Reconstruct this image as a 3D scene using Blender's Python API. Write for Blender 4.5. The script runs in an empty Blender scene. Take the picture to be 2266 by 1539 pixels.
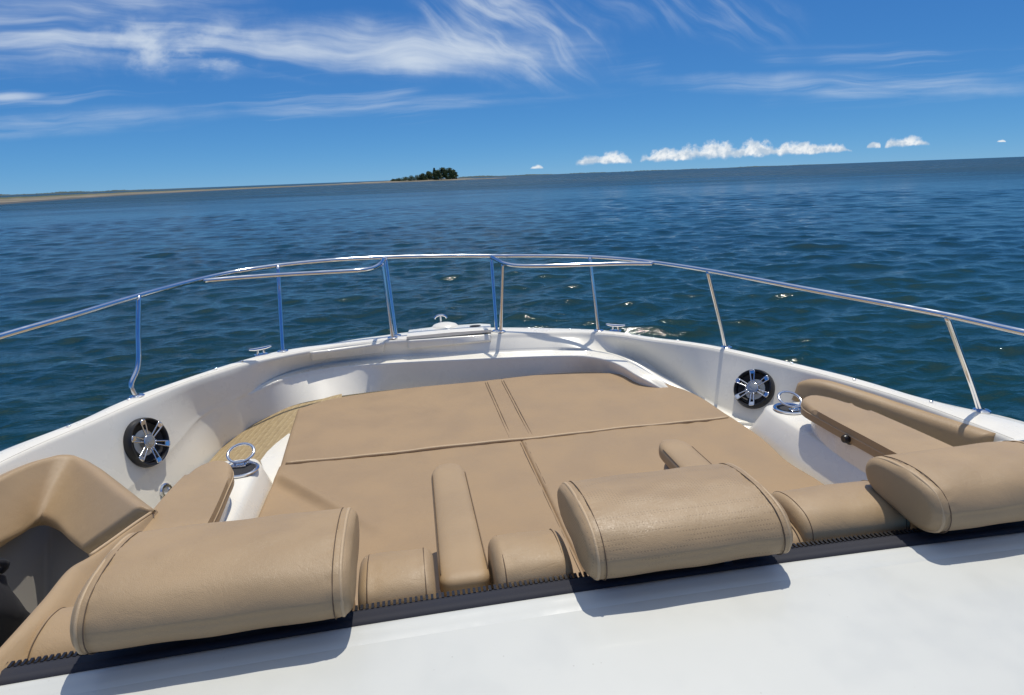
import bpy, bmesh, math, random
import numpy as np
from mathutils import Vector, Matrix
from mathutils.bvhtree import BVHTree

scene = bpy.context.scene
C = scene.collection
random.seed(4)
R = math.radians

# ------------------------------------------------------------------ camera
# boat axes: +Y bow, +X starboard, Z up, waterline z = 0; the lens is ZC above the water
ZC = 2.30
W, H, F = 2266.0, 1539.0, 1386.0
ROLL, PITCH, YAW = math.atan(0.0375), R(15.3213), R(9.44)     # yaw to starboard of the bow
fw0 = Vector((math.sin(YAW), math.cos(YAW), 0))
RT0 = Vector((math.cos(YAW), -math.sin(YAW), 0))
FWD = fw0 * math.cos(PITCH) + Vector((0, 0, -math.sin(PITCH)))
DN0 = -fw0 * math.sin(PITCH) + Vector((0, 0, -math.cos(PITCH)))
IX = RT0 * math.cos(ROLL) + DN0 * math.sin(ROLL)
IY = -RT0 * math.sin(ROLL) + DN0 * math.cos(ROLL)
EYE = Vector((0, 0, ZC))
cam_d = bpy.data.cameras.new('camera')
cam = bpy.data.objects.new('camera', cam_d)
C.objects.link(cam)
cam_d.sensor_fit = 'HORIZONTAL'
cam_d.sensor_width = 36.0
cam_d.lens = 36.0 * F / W
cam_d.clip_start = 0.02
cam_d.clip_end = 120000
m = Matrix((IX, -IY, -FWD)).transposed().to_4x4()
m.translation = EYE
cam.matrix_world = m
scene.camera = cam

# ------------------------------------------------------------------ world, sun, exposure
SUN_EL, SUN_AZ = R(69), R(30)                                # azimuth to starboard of the bow
scene.view_settings.view_transform = 'Standard'
scene.view_settings.look = 'None'
scene.view_settings.exposure = 0.0
scene.view_settings.gamma = 1.0
scene.view_settings.use_curve_mapping = False
scene.cycles.max_bounces = 8
scene.cycles.use_denoising = True

world = bpy.data.worlds.new('World')
scene.world = world
world.use_nodes = True


def ray(px, py):
    return (IX * ((px - W / 2) / F) + IY * ((py - H / 2) / F) + FWD)


def azel(px, py):
    """compass and height tangents of a spot of sky"""
    d = ray(px, py)
    return d.dot(RT0) / d.dot(fw0), d.z / d.dot(fw0)


class NT:
    """small node-tree writer"""
    def __init__(s, tree):
        s.t = tree
        s.t.nodes.clear()

    def n(s, kind, ins=None, **attrs):
        nd = s.t.nodes.new(kind)
        for k, v in attrs.items():
            setattr(nd, k, v)
        for k, v in (ins or {}).items():
            sk = nd.inputs[k]
            if isinstance(v, bpy.types.NodeSocket):
                s.t.links.new(v, sk)
            else:
                sk.default_value = v
        return nd

    def math(s, op, a, b=0.0, c=0.0, clamp=False):
        nd = s.n('ShaderNodeMath', {0: a, 1: b, 2: c}, operation=op)
        nd.use_clamp = clamp
        return nd.outputs[0]

    def vmath(s, op, a, b=(0, 0, 0)):
        nd = s.n('ShaderNodeVectorMath', {0: a, 1: b}, operation=op)
        return nd.outputs['Value'] if op in ('DOT_PRODUCT', 'LENGTH') else nd.outputs[0]

    def noise(s, vec, scale, detail=4, rough=0.55, dist=0.0):
        nd = s.n('ShaderNodeTexNoise', {'Vector': vec, 'Scale': scale, 'Detail': detail, 'Roughness': rough, 'Distortion': dist})
        return nd.outputs['Fac']

    def ramp(s, fac, a, b, c0=(0, 0, 0, 1), c1=(1, 1, 1, 1)):
        nd = s.n('ShaderNodeValToRGB', {'Fac': fac})
        e = nd.color_ramp.elements
        e[0].position, e[0].color = a, c0
        e[1].position, e[1].color = b, c1
        return nd.outputs[0]

    def remap(s, v, a, b, lo=0.0, hi=1.0, smooth=True):
        nd = s.n('ShaderNodeMapRange', {'Value': v, 'From Min': a, 'From Max': b, 'To Min': lo, 'To Max': hi})
        if smooth:
            nd.interpolation_type = 'SMOOTHSTEP'
        return nd.outputs[0]

    def mix(s, fac, a, b, mode='MIX'):
        nd = s.n('ShaderNodeMix', data_type='RGBA', blend_type=mode)
        for i, v in ((0, fac), (6, a), (7, b)):
            if isinstance(v, bpy.types.NodeSocket):
                s.t.links.new(v, nd.inputs[i])
            else:
                nd.inputs[i].default_value = v
        return nd.outputs[2]


w = NT(world.node_tree)
sky = w.n('ShaderNodeTexSky', sky_type='NISHITA', sun_disc=False, sun_elevation=SUN_EL, sun_rotation=SUN_AZ,
          altitude=0.0, air_density=0.42, dust_density=0.0, ozone_density=6.0)
# clear maritime air: deeper blue, flatter towards the horizon
sk = w.n('ShaderNodeSeparateColor', {0: sky.outputs[0]}).outputs
skc = w.n('ShaderNodeCombineColor', {0: w.math('MULTIPLY_ADD', sk[0], 0.30, 0.10),
                                     1: w.math('MULTIPLY', w.math('POWER', sk[1], 0.62), 1.06),
                                     2: w.math('MULTIPLY', w.math('POWER', sk[2], 0.36), 2.60)})
tc = w.n('ShaderNodeTexCoord')
dirv = w.vmath('NORMALIZE', tc.outputs['Generated'])
# turn to the compass of the lens, then onto a flat cloud layer: u to the right, v away
du = w.vmath('DOT_PRODUCT', dirv, tuple(RT0))
dv = w.vmath('DOT_PRODUCT', dirv, tuple(fw0))
dz = w.n('ShaderNodeSeparateXYZ', {0: dirv}).outputs[2]
dzc = w.math('MAXIMUM', dz, 0.004)
# bounded layer coordinates: azimuth-like and height-like, so that streaks keep their size
az = w.math('DIVIDE', du, w.math('MAXIMUM', dv, 0.05))
el = w.math('DIVIDE', dz, w.math('MAXIMUM', dv, 0.05))
P0 = w.n('ShaderNodeCombineXYZ', {0: az, 1: el, 2: w.math('MULTIPLY', w.math('LESS_THAN', dv, 0.0), 7.3)}).outputs[0]


def streaks(ang, sx, sy, warp, off, lo, hi, detail=7, rough=0.6):
    """fibrous cirrus: noise drawn out along a direction, gently warped"""
    wn = w.n('ShaderNodeTexNoise', {'Vector': w.vmath('ADD', P0, off), 'Scale': 4.0, 'Detail': 3, 'Roughness': 0.5})
    wv = w.vmath('SUBTRACT', wn.outputs['Color'], (0.5, 0.5, 0.5))
    sc = w.n('ShaderNodeVectorMath', {0: wv, 3: warp}, operation='SCALE').outputs[0]
    p = w.vmath('ADD', P0, sc)
    mp = w.n('ShaderNodeMapping', {'Vector': w.vmath('ADD', p, off), 'Rotation': (0, 0, ang), 'Scale': (1, 1, 1)})
    st = w.n('ShaderNodeMapping', {'Vector': mp.outputs[0], 'Scale': (sx, sy, 1)})
    f = w.noise(st.outputs[0], 1.0, detail, rough, 0.25)
    return w.remap(f, lo, hi)


def blob(px, py, rx, ry, ang, lo=1.25, hi=0.25, rag=0.9):
    cx, cy = azel(px, py)
    p = w.vmath('SUBTRACT', P0, (cx, cy, 0))
    mp = w.n('ShaderNodeMapping', {'Vector': p, 'Rotation': (0, 0, ang)})
    q = w.n('ShaderNodeMapping', {'Vector': mp.outputs[0], 'Scale': (1437 / rx, 1437 / ry, 1)})
    d = w.vmath('LENGTH', q.outputs[0])
    edge = w.math('ADD', d, w.math('MULTIPLY', w.math('SUBTRACT', w.noise(P0, 9.0, 6, 0.6), 0.5), rag))
    return w.remap(edge, lo, hi)


fib = streaks(R(6), 3.4, 32.0, 0.09, (3.1, 1.7, 0), 0.34, 0.80, 6, 0.54)
fib2 = streaks(R(34), 6.0, 42.0, 0.14, (8.4, 5.2, 0), 0.38, 0.80, 6, 0.54)
puff = w.remap(w.noise(w.n('ShaderNodeMapping', {'Vector': P0, 'Scale': (0.55, 1.0, 1.0)}).outputs[0], 30.0, 5, 0.55, 0.2), 0.42, 0.72)
body = blob(760, 105, 520, 62, R(3))
core = blob(900, 108, 300, 42, R(8))
left = blob(130, 55, 420, 95, R(-2))
fan = blob(1130, 75, 210, 95, R(18))
top_r = blob(1520, 15, 260, 70, R(12))
mott = blob(380, 105, 240, 60, R(2))
thin = streaks(R(-1), 1.5, 46.0, 0.05, (1.2, 9.3, 0), 0.47, 0.74)
thin_z = w.math('MULTIPLY', w.remap(el, 0.075, 0.10), w.remap(el, 0.175, 0.150))
patch = w.remap(w.noise(P0, 2.6, 3), 0.42, 0.60)
wide = w.math('MULTIPLY', w.remap(dz, 0.50, 0.78), w.remap(w.noise(dirv, 3.2, 5, 0.6), 0.30, 0.72, 0.45, 1.0))  # unseen overhead cloud veil, added to whiten and lift the fill light
str1 = blob(880, 232, 480, 16, R(-1), 1.2, 0.2, 0.7)
str2 = blob(170, 270, 340, 30, R(-1), 1.2, 0.2, 0.8)
str3 = blob(1900, 190, 460, 26, R(3), 1.2, 0.2, 0.8)
str4 = blob(20, 215, 80, 10, R(0), 1.2, 0.2, 0.7)
soft_f = streaks(R(0), 2.2, 34.0, 0.06, (5.2, 2.3, 0), 0.34, 0.70)
a1 = w.math('MULTIPLY', body, w.math('ADD', w.math('MULTIPLY', fib, 0.85), 0.02))
a1b = w.math('MULTIPLY', core, w.math('ADD', w.math('MULTIPLY', fib, 0.55), 0.28))
a2 = w.math('MULTIPLY', left, w.math('ADD', w.math('MULTIPLY', fib, 0.78), 0.06))
a3 = w.math('MULTIPLY', fan, w.math('ADD', w.math('MULTIPLY', fib2, 0.90), 0.05))
a4 = w.math('MULTIPLY', top_r, w.math('MULTIPLY', fib2, 0.30))
a5 = w.math('MULTIPLY', mott, w.math('MULTIPLY', puff, 0.70))
a6 = w.math('MULTIPLY', thin_z, w.math('MULTIPLY', w.math('MULTIPLY', thin, patch), 0.40))
a7 = w.math('MULTIPLY', str1, w.math('MULTIPLY', soft_f, 0.40))
a8 = w.math('MULTIPLY', str2, w.math('MULTIPLY', soft_f, 0.40))
a9 = w.math('MULTIPLY', str3, w.math('MULTIPLY', soft_f, 0.60))
a10 = w.math('MULTIPLY', str4, 0.6)
cov = a1
for a in (a1b, a2, a3, a4, a5, a6, a7, a8, a9, a10, w.math('MULTIPLY', wide, 0.85)):
    cov = w.math('SUBTRACT', w.math('ADD', cov, a), w.math('MULTIPLY', cov, a))     # union
cov = w.math('MULTIPLY', cov, 0.88, clamp=True)
skymix = w.mix(cov, skc.outputs[0], (6.0, 6.6, 7.2, 1))
# fair-weather cumulus standing low over the horizon
azs = w.n('ShaderNodeSeparateXYZ', {0: P0}).outputs
fb = w.noise(P0, 52.0, 5, 0.55)
fb2 = w.noise(w.vmath('ADD', P0, (0.004, 0.007, 0.0)), 52.0, 5, 0.55)
for x0_, x1_, yb_, yt_ in ((1276, 1396, 364, 340), (1418, 1530, 357, 332), (1500, 1650, 352, 315), (1620, 1730, 347, 312), (1690, 1810, 343, 316), (1780, 1885, 339, 319),
                           (1174, 1202, 374, 365), (1918, 1948, 328, 314), (1960, 2056, 325, 303), (2206, 2226, 315, 309)):
    ca, cb = azel((x0_ + x1_) / 2, yb_)
    hw = (x1_ - x0_) / 2 / 1437 * 1.06; ht = (yb_ - yt_) / 1437
    u_ = w.math('DIVIDE', w.math('SUBTRACT', azs[0], ca), hw)
    v_ = w.math('DIVIDE', w.math('SUBTRACT', el, cb), ht)
    top_ = w.math('SQRT', w.math('MAXIMUM', w.math('SUBTRACT', 1.0, w.math('MULTIPLY', u_, u_)), 0.0))
    dens = w.math('ADD', w.math('SUBTRACT', w.math('ADD', w.math('MULTIPLY', top_, 0.95), 0.12), v_), w.math('MULTIPLY', w.math('SUBTRACT', fb, 0.5), 1.9))
    al = w.math('MULTIPLY', w.remap(dens, 0.0, 0.55), w.remap(w.math('ADD', v_, w.math('MULTIPLY', w.math('SUBTRACT', fb2, 0.5), 0.7)), -0.06, 0.22))
    al = w.math('MULTIPLY', al, w.remap(top_, 0.02, 0.40))
    al = w.math('MULTIPLY', al, w.math('GREATER_THAN', dv, 0.0))
    lit_ = w.remap(w.math('ADD', w.math('MULTIPLY', v_, 0.7), w.math('MULTIPLY', w.math('SUBTRACT', fb2, fb), 3.0)), -0.15, 0.75)
    skymix = w.mix(w.math('MULTIPLY', al, 0.93), skymix, w.mix(lit_, (4.1, 5.0, 6.0, 1), (7.8, 7.9, 7.9, 1)))
bg = w.n('ShaderNodeBackground', {'Color': skymix, 'Strength': 0.12})
world.cycles.sampling_method = 'MANUAL'
world.cycles.sample_map_resolution = 512
w.n('ShaderNodeOutputWorld', {'Surface': bg.outputs[0]})

sun_d = bpy.data.lights.new('sun', 'SUN')
sun_d.energy = 3.3
sun_d.angle = R(0.53)
sun_d.color = (1.0, 0.945, 0.85)
sun = bpy.data.objects.new('sun', sun_d)
C.objects.link(sun)
SUN = Vector((math.sin(SUN_AZ) * math.cos(SUN_EL), math.cos(SUN_AZ) * math.cos(SUN_EL), math.sin(SUN_EL)))
sun.rotation_euler = SUN.to_track_quat('Z', 'Y').to_euler()
sun.location = (0, 0, 30)


# ------------------------------------------------------------------ helpers
def at(px, py, h=None, y=None, x=None):
    """point of the place seen at a spot of the photograph: h metres below the lens, or on the plane y / x"""
    d = ray(px, py)
    if h is not None:
        return EYE + d * (-h / d.z)
    if y is not None:
        return EYE + d * (y / d.y)
    return EYE + d * (x / d.x)


def V(x, y, h):
    return Vector((x, y, ZC - h))


def newobj(name, verts, faces, mat, parent=None, smooth=True):
    me = bpy.data.meshes.new(name)
    me.from_pydata([tuple(v) for v in verts], [], faces)
    me.validate()
    if smooth:
        me.polygons.foreach_set('use_smooth', [True] * len(me.polygons))
    o = bpy.data.objects.new(name, me)
    C.objects.link(o)
    if mat:
        me.materials.append(mat)
    if parent is not None:
        o.parent = parent
        if parent.type == 'EMPTY':
            o.location = -parent.location
    return o


def sharp(o, ang=35):
    bm = bmesh.new(); bm.from_mesh(o.data)
    bmesh.ops.recalc_face_normals(bm, faces=bm.faces)
    for e in bm.edges:
        if len(e.link_faces) == 2 and e.calc_face_angle(0) > R(ang):
            e.smooth = False
    bm.to_mesh(o.data); bm.free()
    return o


def tag(o, label, cat=None, group=None, kind=None):
    if label: o['label'] = label
    if cat: o['category'] = cat
    if group: o['group'] = group
    if kind: o['kind'] = kind
    return o


def thing(name, loc, label, cat, group=None):
    e = bpy.data.objects.new(name, None)
    e.empty_display_size = 0.1
    C.objects.link(e)
    e.location = loc
    return tag(e, label, cat, group)


def spline(pts, n, closed=False):
    """Catmull-Rom through pts, n samples spread evenly by length"""
    P = [np.array(p, float) for p in pts]
    if closed:
        P = [P[-1]] + P + [P[0], P[1]]
    else:
        P = [2 * P[0] - P[1]] + P + [2 * P[-1] - P[-2]]
    out = []
    for i in range(1, len(P) - 2):
        p0, p1, p2, p3 = P[i - 1:i + 3]
        a = [0.0]
        for q, r in ((p0, p1), (p1, p2), (p2, p3)):
            a.append(a[-1] + max(np.linalg.norm(r - q), 1e-6) ** 0.5)
        for k in range(24):
            t = a[1] + (a[2] - a[1]) * k / 24
            A1 = (a[1] - t) / (a[1] - a[0]) * p0 + (t - a[0]) / (a[1] - a[0]) * p1
            A2 = (a[2] - t) / (a[2] - a[1]) * p1 + (t - a[1]) / (a[2] - a[1]) * p2
            A3 = (a[3] - t) / (a[3] - a[2]) * p2 + (t - a[2]) / (a[3] - a[2]) * p3
            B1 = (a[2] - t) / (a[2] - a[0]) * A1 + (t - a[0]) / (a[2] - a[0]) * A2
            B2 = (a[3] - t) / (a[3] - a[1]) * A2 + (t - a[1]) / (a[3] - a[1]) * A3
            out.append((a[2] - t) / (a[2] - a[1]) * B1 + (t - a[1]) / (a[2] - a[1]) * B2)
    out.append(P[-2])
    out = np.array(out)
    s = np.r_[0, np.cumsum(np.linalg.norm(np.diff(out, axis=0), axis=1))]
    u = np.linspace(0, s[-1], n + (1 if closed else 0))[:n]
    return [Vector([np.interp(x, s, out[:, k]) for k in range(out.shape[1])]) for x in u]


def grid_faces(nr, nc, close=False, off=0):
    f = []
    for i in range(nr - 1):
        for j in range(nc if close else nc - 1):
            a, b = off + i * nc + j, off + i * nc + (j + 1) % nc
            f.append((a, b, b + nc, a + nc))
    return f


def rows_obj(name, rows, mat, parent=None, close=False, smooth=True):
    nc = len(rows[0])
    return newobj(name, [p for r in rows for p in r], grid_faces(len(rows), nc, close), mat, parent, smooth)


def loft(name, rings, mat, parent=None, caps=True):
    nc = len(rings[0])
    v = [p for r in rings for p in r]
    f = grid_faces(len(rings), nc, True)
    if caps:
        f.append(tuple(range(nc - 1, -1, -1)))
        f.append(tuple(range(len(v) - nc, len(v))))
    return newobj(name, v, f, mat, parent)


def tube_geo(path, r, seg=10, closed=False):
    path = [Vector(p) for p in path]
    n = len(path)
    v, f = [], []
    up = None
    for i, p in enumerate(path):
        if closed:
            t = (path[(i + 1) % n] - path[i - 1]).normalized()
        else:
            t = (path[min(i + 1, n - 1)] - path[max(i - 1, 0)]).normalized()
        if up is None:
            up = t.orthogonal().normalized()
        up = (up - t * up.dot(t)).normalized()
        sd = t.cross(up)
        rr = r[i] if isinstance(r, (list, tuple)) else r
        for k in range(seg):
            a = 2 * math.pi * k / seg
            v.append(p + (up * math.cos(a) + sd * math.sin(a)) * rr)
    f = grid_faces(n, seg, True)
    if closed:
        for k in range(seg):
            f.append(((n - 1) * seg + k, (n - 1) * seg + (k + 1) % seg, (k + 1) % seg, k))
    else:
        f.append(tuple(range(seg - 1, -1, -1)))
        f.append(tuple(range((n - 1) * seg, n * seg)))
    return v, f


def tube(name, path, r, mat, parent=None, seg=10, closed=False):
    v, f = tube_geo(path, r, seg, closed)
    return newobj(name, v, f, mat, parent)


class MB:
    """collects geometry for one mesh"""
    def __init__(s): s.v, s.f = [], []

    def add(s, v, f, M=None):
        o = len(s.v)
        s.v += [(M @ Vector(p)) if M else Vector(p) for p in v]
        s.f += [tuple(i + o for i in q) for q in f]
        return s

    def tube(s, path, r, seg=8, closed=False, M=None): return s.add(*tube_geo(path, r, seg, closed), M)

    def lathe(s, prof, seg=32, M=None):
        """prof: (radius, z) pairs turned about z"""
        v, rows = [], len(prof)
        for r, z in prof:
            for k in range(seg):
                a = 2 * math.pi * k / seg
                v.append((r * math.cos(a), r * math.sin(a), z))
        return s.add(v, grid_faces(rows, seg, True), M)

    def box(s, lo, hi, M=None, bev=0.0):
        bm = bmesh.new()
        bmesh.ops.create_cube(bm, size=1)
        for q in bm.verts:
            q.co = Vector([lo[k] + (hi[k] - lo[k]) * (q.co[k] + 0.5) for k in range(3)])
        if bev:
            bmesh.ops.bevel(bm, geom=bm.edges[:], offset=bev, segments=2, affect='EDGES', profile=0.5)
        bm.verts.ensure_lookup_table()
        v = [q.co.copy() for q in bm.verts]
        f = [tuple(q.index for q in g.verts) for g in bm.faces]
        bm.free()
        return s.add(v, f, M)

    def prism(s, outline, z0, z1, bev=0.0, M=None, seg=3):
        bm = bmesh.new()
        vs = [bm.verts.new((p[0], p[1], z0)) for p in outline]
        fc = bm.faces.new(vs)
        if fc.normal.z > 0: fc.normal_flip()
        bm.normal_update()
        r = bmesh.ops.extrude_face_region(bm, geom=[fc])
        tv = [g for g in r['geom'] if isinstance(g, bmesh.types.BMVert)]
        for q in tv: q.co.z = z1
        if bev:
            te = [e for e in bm.edges if all(q in tv for q in e.verts)]
            bmesh.ops.bevel(bm, geom=te, offset=bev, segments=seg, affect='EDGES', profile=0.5)
        bmesh.ops.recalc_face_normals(bm, faces=bm.faces)
        bm.verts.index_update()
        v = [q.co.copy() for q in bm.verts]
        f = [tuple(q.index for q in g.verts) for g in bm.faces]
        bm.free()
        return s.add(v, f, M)

    def build(s, name, mat, parent=None, smooth=True, ang=40):
        o = newobj(name, s.v, s.f, mat, parent, smooth)
        return sharp(o, ang)


def coons(b, t, l, r, n, m):
    """patch between four border curves (b, t left to right; l, r bottom to top)"""
    B, T = spline(b, n), spline(t, n)
    Lf, Rt = spline(l, m), spline(r, m)
    g = []
    for j in range(m):
        v = j / (m - 1)
        row = []
        for i in range(n):
            u = i / (n - 1)
            p = B[i] * (1 - v) + T[i] * v + Lf[j] * (1 - u) + Rt[j] * u
            p = p - (B[0] * (1 - u) * (1 - v) + B[-1] * u * (1 - v) + T[0] * (1 - u) * v + T[-1] * u * v)
            row.append(p)
        g.append(row)
    return g


def pillow(name, g, thick, rad, mat, parent=None, up=None, disp=None, butt=''):
    """upholstered pad: the patch raised by its thickness with rolled edges"""
    m, n = len(g), len(g[0])
    A = np.array([[list(p) for p in r] for r in g])
    du = np.linalg.norm(np.diff(A, axis=1), axis=2)
    dv = np.linalg.norm(np.diff(A, axis=0), axis=2)
    su = np.concatenate([np.zeros((m, 1)), np.cumsum(du, 1)], 1)
    sv = np.concatenate([np.zeros((1, n)), np.cumsum(dv, 0)], 0)
    prof = np.ones((m, n)); q = np.ones((m, n))
    for key, d in (('l', su), ('r', su[:, -1:] - su), ('b', sv), ('t', sv[-1:] - sv)):
        qq = np.clip(d / rad, 0, 1)
        pp = np.sqrt(np.clip(1 - (1 - qq) ** 2, 0, 1))
        if key in butt:                                        # sewn against its neighbour: only a shallow groove
            pp = 0.90 + 0.10 * pp
        prof = np.minimum(prof, pp); q = np.minimum(q, qq)
    if up is None:
        tu = np.gradient(A, axis=1); tv = np.gradient(A, axis=0)
        N = np.cross(tu, tv); N /= np.linalg.norm(N, axis=2, keepdims=True) + 1e-9
    else:
        N = np.broadcast_to(np.array(up, float), A.shape)
    T = A + N * (prof * thick)[:, :, None]
    if disp is not None:
        T = T + N * (disp(A) * q)[:, :, None]
    v = [Vector(p) for p in T.reshape(-1, 3)]
    f = grid_faces(m, n)
    o = len(v)
    Bm = A - N * (0.02 * prof)[:, :, None]
    v += [Vector(p) for p in Bm.reshape(-1, 3)]
    f += [tuple(reversed([i + o for i in q_])) for q_ in grid_faces(m, n)]
    rim = [i for i in range(n)] + [k * n + n - 1 for k in range(1, m)] + [(m - 1) * n + i for i in range(n - 2, -1, -1)] + [k * n for k in range(m - 2, 0, -1)]
    for i in range(len(rim)):
        a, c = rim[i], rim[(i + 1) % len(rim)]
        f.append((a, a + o, c + o, c))
    ob = newobj(name, v, f, mat, parent)
    bm = bmesh.new(); bm.from_mesh(ob.data)
    bmesh.ops.remove_doubles(bm, verts=bm.verts, dist=1e-5)
    bmesh.ops.dissolve_degenerate(bm, edges=bm.edges, dist=1e-6)
    bmesh.ops.recalc_face_normals(bm, faces=bm.faces)
    bm.to_mesh(ob.data); bm.free()
    ob.data.polygons.foreach_set('use_smooth', [True] * len(ob.data.polygons))
    return ob


# ------------------------------------------------------------------ materials
def material(name, base, rough=0.5, metal=0.0, spec=0.5, coat=0.0):
    mt = bpy.data.materials.new(name)
    mt.use_nodes = True
    t = NT(mt.node_tree)
    b = t.n('ShaderNodeBsdfPrincipled', {'Base Color': (*base, 1), 'Roughness': rough, 'Metallic': metal,
                                         'Specular IOR Level': spec, 'Coat Weight': coat, 'Coat Roughness': 0.05})
    t.n('ShaderNodeOutputMaterial', {'Surface': b.outputs[0]})
    tcn = t.n('ShaderNodeTexCoord')
    return mt, t, b, tcn.outputs['Object']


def bump(t, b, hgt, strength, dist):
    nd = t.n('ShaderNodeBump', {'Height': hgt, 'Strength': strength, 'Distance': dist})
    t.t.links.new(nd.outputs[0], b.inputs['Normal'])


def gelcoat(name, base, rough=0.28):
    mt, t, b, co = material(name, base, rough, coat=0.25)
    n1 = t.noise(co, 3.0, 5)
    col = t.mix(t.remap(n1, 0.3, 0.75), (*[c * 0.97 for c in base], 1), (*base, 1))
    sm = t.remap(t.noise(co, 34.0, 6, 0.65), 0.60, 0.78)
    col = t.mix(t.math('MULTIPLY', sm, 0.05), col, (0.52, 0.49, 0.43, 1))
    t.t.links.new(col, b.inputs['Base Color'])
    t.t.links.new(t.remap(t.noise(co, 9.0, 4), 0.3, 0.7, rough * 0.8, rough * 1.4), b.inputs['Roughness'])
    bump(t, b, t.noise(co, 5.0, 3), 0.05, 0.02)
    return mt


def vinyl(name, base, perf=False, rough=0.46):
    mt, t, b, co = material(name, base, rough, spec=0.45)
    n1 = t.noise(co, 5.5, 5)
    col = t.mix(t.remap(n1, 0.3, 0.72), (*[c * 0.94 for c in base], 1), (*[min(1, c * 1.04) for c in base], 1))
    sc = t.remap(t.noise(co, 22.0, 6, 0.7), 0.58, 0.80)
    col = t.mix(t.math('MULTIPLY', sc, 0.16), col, (*[c * 0.72 for c in base], 1))
    grain = t.n('ShaderNodeTexVoronoi', {'Vector': co, 'Scale': 420.0}, feature='DISTANCE_TO_EDGE').outputs[0]
    fine = t.math('ADD', t.math('MULTIPLY', t.remap(grain, 0.0, 0.25), 0.6), t.math('MULTIPLY', t.noise(co, 60.0, 4), 0.8))
    if perf:
        vd = t.n('ShaderNodeTexVoronoi', {'Vector': co, 'Scale': 150.0, 'Randomness': 0.05}).outputs['Distance']
        hole = t.remap(vd, 0.20, 0.28)
        col = t.mix(hole, (*[c * 0.74 for c in base], 1), col)
        fine = t.math('ADD', t.math('MULTIPLY', hole, 0.5), fine)
    t.t.links.new(col, b.inputs['Base Color'])
    t.t.links.new(t.remap(n1, 0.3, 0.7, rough * 0.88, rough * 1.15), b.inputs['Roughness'])
    big = t.noise(co, 9.0, 3)
    crease = t.n('ShaderNodeTexNoise', {'Vector': co, 'Scale': 7.0, 'Detail': 5, 'Roughness': 0.6, 'Distortion': 1.2}).outputs['Fac']
    crease = t.math('ABSOLUTE', t.math('SUBTRACT', crease, 0.5))
    crease = t.remap(crease, 0.0, 0.05)
    hg = t.math('ADD', t.math('MULTIPLY', fine, 0.13), t.math('MULTIPLY', big, 1.3))
    bump(t, b, t.math('ADD', hg, t.math('MULTIPLY', crease, 0.07)), 0.5, 0.004)
    return mt


M_gel = gelcoat('white_gelcoat', (0.87, 0.825, 0.705))
M_gel2 = gelcoat('dash_gelcoat', (0.60, 0.605, 0.555), 0.42)
_t = NT.__new__(NT); _t.t = M_gel2.node_tree
_b = next(n_ for n_ in _t.t.nodes if n_.type == 'BSDF_PRINCIPLED')
_co = next(n_ for n_ in _t.t.nodes if n_.type == 'TEX_COORD').outputs['Object']
_sp = _t.n('ShaderNodeTexVoronoi', {'Vector': _co, 'Scale': 38.0}).outputs['Distance']
_sp = _t.math('MULTIPLY', _t.remap(_sp, 0.075, 0.045), _t.remap(_t.noise(_co, 6.0, 3), 0.50, 0.62))
_old = _b.inputs['Base Color'].links[0].from_socket
_t.t.links.new(_t.mix(_t.math('MULTIPLY', _sp, 0.45), _old, (0.36, 0.34, 0.29, 1)), _b.inputs['Base Color'])
M_tan = vinyl('tan_vinyl', (0.392, 0.270, 0.146))
M_tan2 = vinyl('sunpad_vinyl', (0.350, 0.237, 0.130), rough=0.62)
M_perf = vinyl('perforated_tan_vinyl', (0.392, 0.270, 0.146), perf=True, rough=0.42)
M_pipe = vinyl('tan_piping', (0.50, 0.36, 0.21))
M_thread, *_ = material('brown_thread', (0.12, 0.078, 0.045), 0.8)
M_steel, t, b, co = material('polished_stainless_steel', (0.72, 0.73, 0.75), 0.10, 1.0)
t.t.links.new(t.remap(t.noise(co, 14.0, 4), 0.3, 0.7, 0.10, 0.20), b.inputs['Roughness'])
M_black, t, b, co = material('black_plastic', (0.012, 0.012, 0.014), 0.32)
bump(t, b, t.noise(co, 160.0, 3), 0.15, 0.001)
M_cone, *_ = material('speaker_cone', (0.006, 0.006, 0.007), 0.6)
M_hub, *_ = material('brushed_nickel', (0.46, 0.45, 0.41), 0.38, 0.8)
M_rub, *_ = material('black_rubber', (0.016, 0.016, 0.018), 0.7)
M_zip, t, b, co = material('black_zipper_tape', (0.016, 0.017, 0.026), 0.72)
wv = t.n('ShaderNodeTexWave', {'Vector': co, 'Scale': 160.0}, bands_direction='X').outputs['Fac']
bump(t, b, wv, 0.4, 0.001)
M_track, t, b, co = material('vinyl_welt', (0.70, 0.70, 0.70), 0.35)
M_dark, *_ = material('dark_fabric', (0.010, 0.010, 0.013), 0.9)
M_recess, t, b, co = material('recess_shade_grey', (0.21, 0.195, 0.17), 0.7)  # shade of the walkway recess put into the colour
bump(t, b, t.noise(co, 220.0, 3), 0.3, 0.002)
M_grey, *_ = material('grey_plastic', (0.32, 0.33, 0.35), 0.4)

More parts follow.
